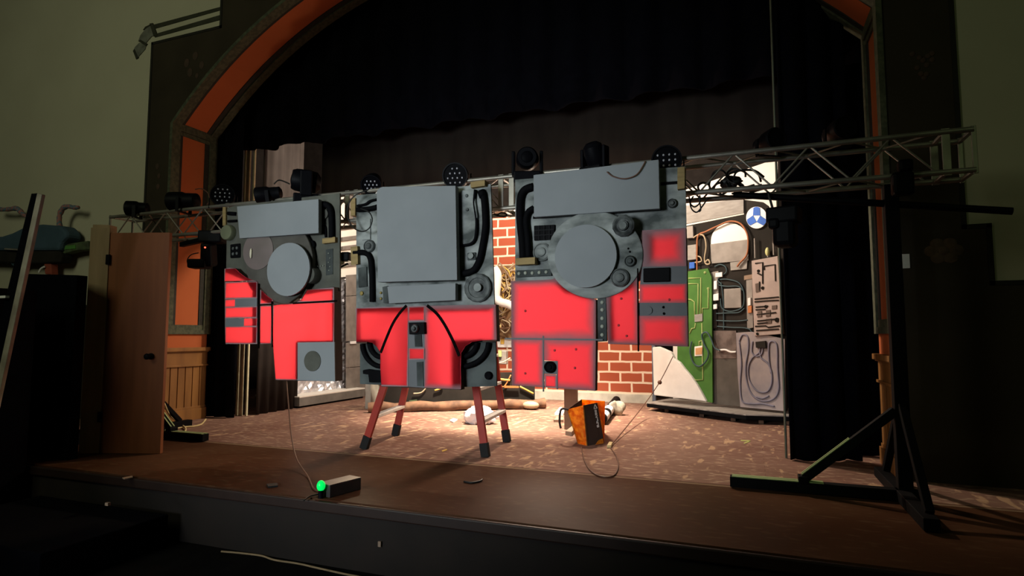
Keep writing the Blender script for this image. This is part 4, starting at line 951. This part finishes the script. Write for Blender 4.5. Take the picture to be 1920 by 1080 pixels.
MB().box(P(938, 670, 9.2), (.24, .1, .22)).build('body', M_metal, t, bevel=.01); MB().box(P(936, 663, 9.13), (.08, .02, .10)).build('label_plate', M_trace, t)
# low dark flat with a long roll at its foot
l0, l1 = FLR(690, 774), FLR(1022, 766)
dl = (l1-l0); nl = Vector((-dl.y, dl.x, 0)).normalized()
t = thing('low_flat', 'low black flat standing behind the brown roll, stuck with coloured wires', 'scenery flat', (l0+l1)/2+nl*.2)
f0, f1 = l0+dl*.05+nl*.12, l0+dl*.95+nl*.12
MB().prism([f0, f1, f1+Vector((0, 0, .56)), f1-dl*.30+Vector((0, 0, .56)), f1-dl*.34+Vector((0, 0, .98)), f0+dl*.02+Vector((0, 0, .98))], nl*.05).build('board', M_flatblk, t)
def LFp(x, y, off=.03):
    r = ray(x, y); n_ = nl; p = f0-nl*off; k = (p-CAMV).dot(n_)/r.dot(n_); return CAMV+r*k
for pts, m_, r_ in ((((815, 732), (830, 727), (828, 722)), M_yellow, .012), (((775, 738), (790, 736), (800, 726)), M_tanwire, .010), (((932, 710), (945, 712), (956, 713)), M_yellow, .016), (((934, 681), (945, 678), (957, 671)), M_tanwire, .010), (((934, 718), (945, 725), (958, 703)), M_orangewire, .010), (((975, 725), (985, 730), (1000, 738)), M_yellow, .014)):
    MB().tube(catmull([LFp(*q) for q in pts], 5), r_, 6).build('wire', m_, t, smooth='all')
MB().prism([LFp(767, 751), LFp(782, 749), LFp(782, 758), LFp(767, 760)], -nl*.02).build('small_plate', M_wedge, t)
MB().prism([LFp(945, 723), LFp(972, 724), LFp(972, 727), LFp(945, 727)], -nl*.03).build('clip', M_orangewire, t)
tb_ = [l0+dl*i/14+Vector((0, 0, .075+.012*math.sin(i*1.9)))for i in range(15)]
MB().tube(tb_, [.075+.010*math.sin(i*2.3) for i in range(15)], 14).build('long_roll', M_log, label='long brown rolled bundle lying on the floor behind the ladder', cat='roll', smooth=True)
MB().blob(l1-dl*.07+Vector((0, -.12, .07)), (.14, .08, .06), 14, 8).build('cloth_scrap', M_tanwire, label='pale cloth scrap on the right end of the brown roll', cat='cloth', smooth='all')
# pale crate and frame left of the ladder
t = thing('timber_crate', 'pale cream timber frame standing behind the left ladder rails', 'frame', FLR(720, 768))
g0 = FLR(686, 766); 
MB().box((g0.x+.06, g0.y+.1, .30), (.10, .28, .60)).build('side_post', M_creambase, t, bevel=.004)
for x_ in (712, 738): MB().box(P(x_, 745, 8.3), (.06, .06, .66)).build('slat', M_jamb, t, bevel=.003)
MB().bar(P(690, 728, 8.3), P(772, 724, 8.3), .06).build('top_rail', M_creambase, t); MB().bar(P(700, 748, 8.28), P(718, 728, 8.28), .03).build('brace', M_creambase, t)
MB().bar(P(752, 726, 8.28), P(768, 752, 8.28), .04).build('brace', M_creambase, t)

# ================================================================== LEFT UPSTAGE: foil platform
t = thing('foil_platform', 'low platform with white top edge and crumpled silver foil at left', 'platform', FLR(620, 757))
e0, e1 = FLR(561, 766), FLR(684, 746); ed = e1-e0; en = Vector((-ed.y, ed.x, 0)).normalized()
MB().prism([e0+Vector((0, 0, .03)), e1+Vector((0, 0, .03)), e1+en*.9+Vector((0, 0, .03)), e0+en*.9+Vector((0, 0, .03))], (0, 0, .13)).build('deck', mat('grey_deck_edge', (.20, .19, .175), .7), t, bevel=.004)
MB().prism([e0+Vector((0, 0, .162)), e1+Vector((0, 0, .162)), e1+en*.9+Vector((0, 0, .162)), e0+en*.9+Vector((0, 0, .162))], (0, 0, .022)).build('white_top', M_white, t, bevel=.003)
MB().prism([e0+en*.04, e1+en*.04, e1+en*.8, e0+en*.8], (0, 0, .03)).build('plinth', M_black, t)
def crumple(pa, pb, z0, z1, nx, nz, amp, n, seed=1):
    rnd = random.Random(seed); rows = []
    for j in range(nz+1):
        rows.append([pa+(pb-pa)*(i/nx)+n*rnd.uniform(-amp, amp)+Vector((0, 0, z0+(z1-z0)*j/nz)) for i in range(nx+1)])
    return MB().sheet(rows)
crumple(e0+en*.35, e1+en*.35, .185, 2.35, 30, 40, .028, en, 5).build('foil_sheet', M_foil, t, solid=.004)
def foilP(x, y, off):
    r = ray(x, y); p = e0+en*off; k = (p-CAMV).dot(en)/r.dot(en); return CAMV+r*k
t2 = thing('sheet_metal_flat', 'tall dull grey sheet metal panel in the gap between left and middle panels', 'scenery panel', foilP(668, 738, .2))
for q in ([(656, 520), (668, 519), (668, 640), (650, 640)],):
    pass
ys = [(516, 556), (556, 641), (643, 690), (690, 738)]
for ya, yb in ys: MB().prism([foilP(648, ya, .2), foilP(700, ya-4, .2), foilP(700, yb-5, .2), foilP(648, yb-1, .2)], -en*.02).build('sheet', M_metal, t2, bevel=.004)
MB().prism([foilP(656, 640, .17), foilP(668, 639, .17), foilP(668, 644, .17), foilP(656, 645, .17)], -en*.02).build('bright_clip', M_paper, t2)
t3 = thing('white_flat', 'bright white panel with rungs seen above the metal panel', 'scenery panel', foilP(650, 516, .25))
MB().prism([foilP(637, 370, .27), foilP(700, 362, .27), foilP(700, 514, .27), foilP(637, 520, .27)], en*.03).build('sheet', M_white, t3)
for ya, m_ in ((424, M_wgrey), (445, M_metal), (462, M_metal), (478, M_card), (494, M_metal)):
    MB().prism([foilP(640, ya, .25), foilP(672, ya-4, .25), foilP(672, ya+3, .25), foilP(640, ya+7, .25)], -en*.03).build('rung', m_, t3)
MB().box(foilP(657, 390, .24)-Vector((0, 0, 0)), (.10, .1, .60)).build('post', M_metal, t3) 

# ================================================================== RIGHT SET PIECE
RD = Vector((.90, -.436, 0)).normalized(); RN = Vector((RD.y, -RD.x, 0))       # along the wall, towards the viewer
if RN.y > 0: RN = -RN
RQ = Vector((-.52, 9.25, 0))
def W(x, y, off=0.0):
    r = ray(x, y); p = RQ+RN*off; k = (p-CAMV).dot(RN)/r.dot(RN); return CAMV+r*k
def wplate(parent, name, px, off, th, m, **kw):
    return MB().prism([W(x, y, off) for x, y in px], -RN*th).build(name, m, parent, **kw)
def wtube(parent, name, px, off, r, m, n=6, smooth_=True):
    pts = [W(x, y, off) for x, y in px]; pts = catmull(pts, 6) if (smooth_ and len(pts) > 2) else pts
    return MB().tube(pts, r, n).build(name, m, parent, smooth='all')
# platform
pf = thing('low_platform', 'low grey topped platform on small feet under the circuit board scenery', 'platform', (-.6, 9.2, 0))
FL_, FC_, FR_ = Vector((-1.47, 9.42, 0)), Vector((-.06, 8.47, 0)), Vector((.55, 8.55, 0))
bk = -RN*.75
pol = [FL_, FC_, FR_, FR_+Vector((.1, .8, 0)), FC_+Vector((.2, 1.0, 0)), FL_+Vector((.25, .75, 0))]
MB().prism([p+Vector((0, 0, .055)) for p in pol], (0, 0, .055)).build('deck', M_black, pf, bevel=.006)
MB().prism([p+Vector((0, 0, .111)) for p in pol], (0, 0, .014)).build('top_sheet', mat('scuffed_grey_top', (.36, .33, .30), .7, (.18, .16, .15), 6, stretch=(1, 3, 1)), pf)
for s in (.18, .55, .85): MB().box(FL_+(FC_-FL_)*s+Vector((.05, .12, .028)), (.06, .06, .055)).build('foot', M_log, pf)
for s in (.3, .8): MB().box(FC_+(FR_-FC_)*s+Vector((0, .12, .028)), (.06, .06, .055)).build('foot', M_log, pf)
# main flat: black board with the things mounted on it
mf = thing('circuit_flat', 'tall black flat at right covered in boards, pipes and wires', 'scenery flat', W(1400, 760, 0))
blackp = [(1284, 392), (1420, 377), (1440, 380), (1452, 400), (1470, 440), (1472, 768), (1284, 745)]
wplate(mf, 'black_board', [(1284, 424), (1395, 402), (1392, 374), (1430, 379), (1440, 386), (1456, 425), (1475, 440), (1475, 771), (1284, 748)], 0, .03, M_flatblk)
wplate(mf, 'white_arch', [(1333, 458)] + arc_px(1368, 452, 35, 34, 180, 355, 14) + [(1402, 449)], .012, .02, M_white, label='white arched window shape')
wplate(mf, 'grey_sheet', [(1332, 458), (1402, 449), (1403, 488), (1334, 494)], .025, .02, M_metal)
wplate(mf, 'grey_sheet', [(1369, 492), (1401, 488), (1400, 504), (1370, 507)], .02, .015, M_wgrey)
wplate(mf, 'whitewashed_plank', [(1284, 386), (1394, 372), (1394, 399), (1284, 420)], .03, .03, M_wgrey)
sig = wplate(mf, 'round_sign', arc_px(1418.5, 408, 19.5, 20.5, 0, 351, 32), .03, .02, M_paper, label='white disc with three blue lobes')
for k in range(3):
    a0 = -90+120*k
    pts = [(1418.5+19.5*q*math.cos(R(a0+d_)), 408+20.5*q*math.sin(R(a0+d_))) for d_, q in ((-60, .40), (-19, .95), (-9, .98), (0, .99), (9, .98), (19, .95), (60, .40))]
    wplate(sig, 'blue_lobe', pts, .036, .005, M_blue)
wtube(mf, 'orange_pipe', [(1307, 510), (1307, 470), (1309, 442), (1324, 434), (1345, 424), (1368, 415), (1388, 419), (1400, 436), (1403, 455), (1400, 478), (1388, 492), (1382, 500)], .05, .013, mat('rust_orange_pipe', (0.36, 0.13, 0.055), .6))
wtube(mf, 'tan_wire', [(1300, 446), (1310, 440), (1320, 443), (1324, 462), (1321, 485), (1324, 495), (1331, 494), (1328, 487), (1322, 492)], .045, .012, M_tanwire)
wtube(mf, 'tan_wire', [(1305, 480), (1313, 482), (1315, 490), (1303, 492)], .045, .010, M_tanwire)
for q, m_ in (([(1286, 425), (1299, 423), (1300, 446), (1286, 447)], M_metal), ([(1289, 460), (1305, 458), (1305, 486), (1289, 488)], M_wgrey), ([(1292, 492), (1302, 491), (1302, 503), (1292, 504)], M_blue)):
    wplate(mf, 'small_box', q, .05, .04, m_, bevel=.006)
for x_, y0_, y1_ in ((1415, 447, 484), (1439, 466, 482), (1450, 452, 478)):
    MB().cyl(W(x_, y0_, .05), W(x_+1, y1_, .05), .012, n=8).build('stem', M_metal, mf, smooth=True)
MB().blob(W(1439, 472, .05), (.03, .03, .06), 10, 8).build('pale_bulb', mat('pale_yellow_plastic', (.60, .60, .28), .4), mf, smooth='all')
# black middle field: chip, wires, side strips
wplate(mf, 'grey_chip', [(1357, 542), (1389, 540), (1390, 577), (1358, 578)], .03, .03, M_metal, bevel=.006, label='grey square chip')
for pts in (((1350, 524), (1365, 524), (1385, 530), (1394, 545), (1395, 565), (1390, 578), (1370, 584), (1354, 578), (1351, 560)), ((1345, 534), (1362, 537), (1384, 537), (1393, 545)), ((1343, 588), (1365, 587), (1385, 586), (1396, 578)), ((1343, 601), (1365, 602), (1385, 602), (1402, 600)), ((1345, 612), (1370, 614), (1395, 615), (1408, 620), (1412, 640)), ((1340, 500), (1350, 496), (1360, 500), (1362, 510), (1352, 518), (1346, 525), (1352, 532)), ((1352, 530), (1356, 560), (1357, 600), (1357, 618))):
    wtube(mf, 'teal_wire', pts, .02, .009, M_tealwire)
wplate(mf, 'side_strip', [(1331, 511), (1347, 508), (1347, 560), (1334, 565)], .02, .02, M_metal)
wplate(mf, 'side_strip', [(1333, 565), (1343, 562), (1344, 615), (1336, 616)], .02, .02, M_flatblk)
for q in ([(1341, 512), (1354, 510), (1354, 519), (1341, 520)], [(1338, 527), (1344, 526), (1344, 542), (1338, 543)], [(1337, 552), (1347, 550), (1347, 563), (1337, 564)], [(1337, 571), (1344, 570), (1344, 579), (1337, 580)]):
    wplate(mf, 'white_part', q, .05, .03, M_paper, bevel=.006)
wplate(mf, 'side_strip', [(1399, 520), (1410, 517), (1412, 614), (1401, 617)], .02, .02, M_metal)
wplate(mf, 'side_strip', [(1395, 517), (1412, 514), (1412, 522), (1395, 525)], .03, .02, M_card)
wplate(mf, 'white_part', [(1402, 559), (1407, 558), (1407, 572), (1402, 573)], .045, .03, M_paper); wplate(mf, 'orange_part', [(1402, 574), (1409, 573), (1409, 586), (1402, 587)], .045, .03, M_orangewire)
wplate(mf, 'foil_band', [(1334, 620), (1380, 620), (1381, 672), (1334, 672)], .025, .02, mat('brown_foil', (.28, .23, .21), .3, (.16, .13, .12), 9, metal=.6, bump=.6))
MB().tube(catmull([W(x, y, .05) for x, y in ((1347, 657), (1360, 656), (1370, 660), (1380, 660))], 5), .014, 6).build('bright_fold', M_paper, mf, smooth='all')
wplate(mf, 'dark_sheet', [(1334, 672), (1387, 672), (1388, 762), (1335, 757)], .02, .02, mat('grey_brown_sheet', (.10, .088, .075), .7))
# green board
gb = thing('green_board', 'green painted board with pale traces beside the white foam', 'scenery board', W(1310, 750, .06))
wplate(gb, 'board', [(1270, 512), (1327, 503), (1334, 520), (1336, 755), (1270, 745)], .07, .03, M_pcb)
for pts in (((1291, 522), (1314, 521), (1314, 600)), ((1291, 532), (1309, 532), (1309, 600)), ((1328, 541), (1328, 578), (1317, 578), (1317, 596)), ((1290, 561), (1296, 562), (1302, 566), (1303, 600)), ((1304, 606), (1303, 615), (1297, 616), (1293, 625)), ((1316, 606), (1318, 712), (1303, 713)), ((1311, 652), (1311, 640), (1317, 639))):
    wtube(gb, 'trace', pts, .074, .009, M_trace, 6, False)
for q in ((1328, 541), (1303, 713), (1322, 511)): MB().blob(W(*q, .074), (.02, .01, .02), 8, 6).build('pad', M_trace, gb)
wplate(gb, 'chip', [(1302, 590), (1317, 588), (1317, 602), (1302, 604)], .085, .02, M_wgrey, bevel=.004)
wplate(gb, 'orange_chip', [(1302, 650), (1317, 648), (1317, 667), (1302, 668)], .085, .02, M_white, bevel=.004); wplate(gb, 'orange_square', [(1304, 653), (1317, 651), (1316, 664), (1304, 665)], .092, .006, mat('orange_chip_paint', (.62, .32, .14), .7))
wtube(gb, 'teal_wire', ((1350, 657), (1340, 652), (1333, 635), (1325, 623), (1316, 628), (1320, 645), (1328, 660), (1325, 675), (1312, 687), (1300, 680), (1294, 660), (1297, 640)), .10, .012, M_tealwire)
# foam, mauve board, lilac board
fm = [(1223, 651), (1235, 650), (1247, 655), (1258, 660), (1264, 672), (1275, 680), (1284, 692), (1296, 706), (1307, 722), (1316, 738), (1324, 753), (1226, 741)]
MB().prism([W(x, y, .12) for x, y in fm], -RN*.06).build('foam_sheet', M_foam, label='torn white foam sheet leaning against the green board', cat='foam', bevel=.012)
mvb = thing('mauve_board', 'pinkish circuit board panel with dark traces at far right', 'scenery board', W(1436, 635, .06))
wplate(mvb, 'board', [(1409, 489), (1458, 480), (1467, 626), (1414, 630)], .085, .06, M_mauve, bevel=.004)
mb = MB()
for pts in (((1416, 494), (1430, 492), (1430, 532)), ((1433, 506), (1433, 499), (1453, 496), (1454, 527)), ((1420, 512), (1428, 516)), ((1415, 561), (1460, 557)), ((1415, 566), (1440, 564), (1460, 563)), ((1417, 576), (1440, 574)), ((1417, 581), (1435, 580)), ((1419, 590), (1455, 586)), ((1420, 602), (1458, 598)), ((1420, 607), (1440, 605)), ((1416, 612), (1436, 611), (1440, 614), (1462, 611)), ((1418, 620), (1460, 617)), ((1424, 528), (1424, 545))):
    mb.tube([W(x, y, .088) for x, y in pts], .010, 5)
mb.build('traces', M_flatblk, mvb)
for q in ([(1420, 584), (1428, 583), (1428, 594), (1420, 595)], [(1436, 582), (1444, 581), (1444, 593), (1436, 594)], [(1436, 598), (1446, 597), (1446, 606), (1436, 607)], [(1416, 532), (1424, 530), (1425, 546), (1417, 548)], [(1447, 573), (1456, 572), (1456, 579), (1447, 580)]):
    wplate(mvb, 'chip', q, .094, .01, mat('brown_chip', (.12, .085, .07), .7))
for q in ((1457, 600, 3.5), (1430, 540, 2.5), (1422, 508, 2.2), (1436, 575, 2.5), (1420, 626, 2)):
    MB().cyl(W(q[0], q[1], .08), W(q[0], q[1], .096), q[2]*.009, n=12).build('component', M_flatblk, mvb, smooth=True)
lb = thing('lilac_board', 'lilac grey board with blue squiggle lines below the pinkish circuit board', 'scenery board', W(1424, 768, .05))
wplate(lb, 'board', [(1380, 624), (1408, 622), (1464, 634), (1471, 636), (1472, 771), (1388, 763), (1383, 700)], .06, .03, M_lilac)
for pts in (((1424, 645), (1424, 660), (1410, 672), (1403, 690), (1406, 715), (1420, 733), (1437, 735), (1446, 722), (1447, 700), (1440, 682), (1428, 672), (1424, 660)), ((1411, 640), (1410, 660), (1418, 668), (1428, 664), (1431, 650)), ((1386, 640), (1392, 628), (1402, 632), (1403, 655), (1398, 690), (1402, 722), (1412, 742), (1430, 752), (1450, 748), (1460, 730), (1458, 690), (1457, 650), (1450, 640), (1442, 645), (1442, 675), (1446, 700)), ((1386, 640), (1390, 680), (1388, 720), (1392, 752), (1410, 757), (1430, 757), (1452, 762)), ((1418, 744), (1430, 747), (1442, 742))):
    wtube(lb, 'squiggle', pts, .064, .012, M_lilacline)
wplate(lb, 'black_plug', [(1416, 641), (1435, 639), (1436, 653), (1417, 652)], .09, .03, M_flatblk, bevel=.004)
# white cyclorama piece behind
MB().prism([W(x, y, -.85) for x, y in ((1262, 364), (1458, 297), (1462, 747), (1262, 747))], RN*-.03).build('white_flat', M_white, label='plain white flat behind the truss cables at upper right', cat='scenery flat')

# ================================================================== LEFT FOREGROUND
t = thing('prop_door', 'orange brown prop door leaf hung in a raw pine frame at left', 'door', (-5.75, 4.2, 0))
h0, h1 = FLR(186, 850), FLR(300, 851); dd = (h1-h0).normalized(); dn = Vector((dd.y, -dd.x, 0))
zt = P(315, 436, h1.y).z
MB().prism([h0, h1, h1-dn*.045, h0-dn*.045], (0, 0, zt)).build('leaf', M_door, t, bevel=.004)
j0 = FLR(147, 851)
MB().prism([j0, h0-dd*.008, h0-dd*.008-dn*.05, j0-dn*.05], (0, 0, zt+.05)).build('jamb', M_jamb, t, bevel=.004)
MB().prism([j0-dd*.02-dn*.05, h0-dd*.05-dn*.05, h0-dd*.05-dn*.16, j0-dd*.02-dn*.16], (0, 0, zt+.09)).build('stud', M_jamb, t, bevel=.004)
kz = P(285, 668, h1.y-.03); kb_ = Vector((kz.x, kz.y, kz.z)); s = (kb_-h0).dot(dd); kp_ = h0+dd*s+Vector((0, 0, kz.z))
kn = MB().lathe(kp_, dn if dn.y < 0 else -dn, [(.032, 0), (.032, .008), (.010, .012), (.010, .04), (.028, .05), (.030, .07), (.018, .082), (0, .084)], 18).build('door_knob', M_fix, t, smooth=True)
for z_ in (P(187, 488, h0.y).z, .35):
    MB().box(h0+Vector((0, -.012, z_)), (.05, .02, .10)).build('hinge', M_fix, t, bevel=.004)
# black boards at far left
a_, b_ = Vector((-6.75, 3.82, 0)), Vector((-5.86, 3.78, 0))
MB().prism([a_, b_, b_+Vector((0, 0, 1.71)), a_+Vector((0, 0, 1.76))], (0, .10, 0)).build('black_flat', M_fab, label='tall black flat standing left of the door frame', cat='scenery flat', bevel=.004)
t = thing('leaning_board', 'long pale-edged board leaning at far left in front of the black flat', 'board', P(-55, 1010, 3.2))
lo, hi = P(-70, 1010, 3.2), P(72, 363, 3.2); dv = (hi-lo).normalized(); sv = Vector((dv.z, 0, -dv.x))
bt = lo
MB().prism([bt-sv*.01, hi-sv*.02, hi+sv*.045, bt+sv*.075], (0, .03, 0)).build('pale_edge', mat('worn_white_edge', (.40, .36, .29), .8, (.24, .21, .17), 5), t, bevel=.004)
MB().prism([bt-sv*.22, hi-sv*.03-dv*.0-Vector((.062, 0, -.0)), hi-sv*.02, bt-sv*.01], (0, .06, 0)).build('black_face', M_fab, t)
MB().box((-6.6, 3.35, .55), (1.3, .3, 2.0)).build('dark_cabinet', M_fab, label='dark cabinet at the extreme left edge of the photo', cat='cabinet', bevel=.006)
qz = P(8, 557, 3.19); MB().box((qz.x-.1, 3.18, qz.z), (.32, .03, .02)).build('white_strip', M_paper, label='thin white strip on the front of the dark cabinet', cat='strip')
# blue prop on the wall
t = thing('creature_prop', 'blue rounded prop with two curved banded arms on the cream wall', 'prop', P(60, 470, 5.5))
body = [(-60, 470), (-60, 445), (0, 443), (22, 436), (48, 423), (75, 420), (113, 423), (124, 434), (124, 445), (113, 456), (110, 470)]
MB().prism([P(x, y, 5.42) for x, y in body], (0, .22, 0)).build('body', M_bluewall, t, bevel=.05)
MB().prism([P(x, y, 5.46) for x, y in ((-60, 468), (40, 471), (110, 466), (116, 480), (112, 492), (60, 494), (-60, 489))], (0, .16, 0)).build('underside', M_flatblk, t, bevel=.02)
for pts, rs in (([(112, 427), (111, 412), (113, 400), (119, 390), (128, 387), (138, 389), (147, 389)], [.034, .030, .034, .036, .030, .030, .026]), ([(52, 408), (46, 404), (40, 398), (32, 391), (20, 392), (6, 393), (-10, 391)], [.024, .03, .034, .036, .032, .03, .03])):
    P3 = [P(x, y, 5.5) for x, y in pts]; cm = catmull(P3, 3); rr = [rs[min(i//3, len(rs)-1)]*(1+.12*math.sin(i*2.1)) for i in range(len(cm))]
    MB().tube(cm, rr, 10).build('arm', M_pinkband, t, smooth='all')
MB().prism([P(x, y, 5.5) for x, y in ((114, 460), (130, 456), (164, 451), (167, 468), (140, 470), (112, 478))], (0, .12, 0)).build('tail', M_wedge, t, bevel=.02)
MB().prism([P(x, y, 5.5) for x, y in ((82, 494), (95, 494), (96, 515), (84, 514))], (0, .1, 0)).build('red_foot', M_redleg, t, bevel=.012)
MB().tube(catmull([P(x, y, 5.48) for x, y in ((84, 500), (77, 504), (73, 511))], 5), .014, 8).build('white_claw', M_paper, t, smooth='all')
MB().prism([P(x, y, 5.5) for x, y in ((15, 490), (40, 494), (32, 500), (24, 499))], (0, .08, 0)).build('blue_foot', M_bluewall, t, bevel=.012)
MB().prism([P(x, y, 5.405) for x, y in ((8, 465), (42, 467), (42, 470), (8, 468))], (0, .02, 0)).build('pale_line', M_metal, t)
MB().prism([P(x, y, 5.49) for x, y in ((118, 461), (141, 459), (141, 466), (120, 468))], (0, .02, 0)).build('green_patch', mat('green_patch_paint', (.10, .28, .06), .7), t)
# paper on the right pier, dark step and cable on the auditorium floor
MB().box(P(1690, 490, YW-.02), (.115, .008, .115)).build('paper_notice', M_paper, label='small white paper notice on the right pier', cat='paper')
MB().box((-4.9, 3.0, AZ+.12), (1.5, .9, .24)).build('step_block', M_fab, label='black step block against the stage front at lower left', cat='step', bevel=.01)
cable('floor_cable', [FLR(x, y, AZ+.008) for x, y in ((415, 1034), (450, 1037), (490, 1042), (515, 1050), (560, 1057), (600, 1066), (650, 1077), (700, 1086))], .007, M_jamb, 'pale cable running along the auditorium floor below the stage', 'cable')
MB().box(P(712, 1020, YE-.02), (.022, .012, .035)).build('wall_hook', M_card, label='small pale hook on the dark stage front', cat='hook')
MB().box(P(202, 945, 3.0), (.03, .02, .02)).build('paper_scrap', M_card, label='tiny pale scrap in the dark at lower left', cat='paper')
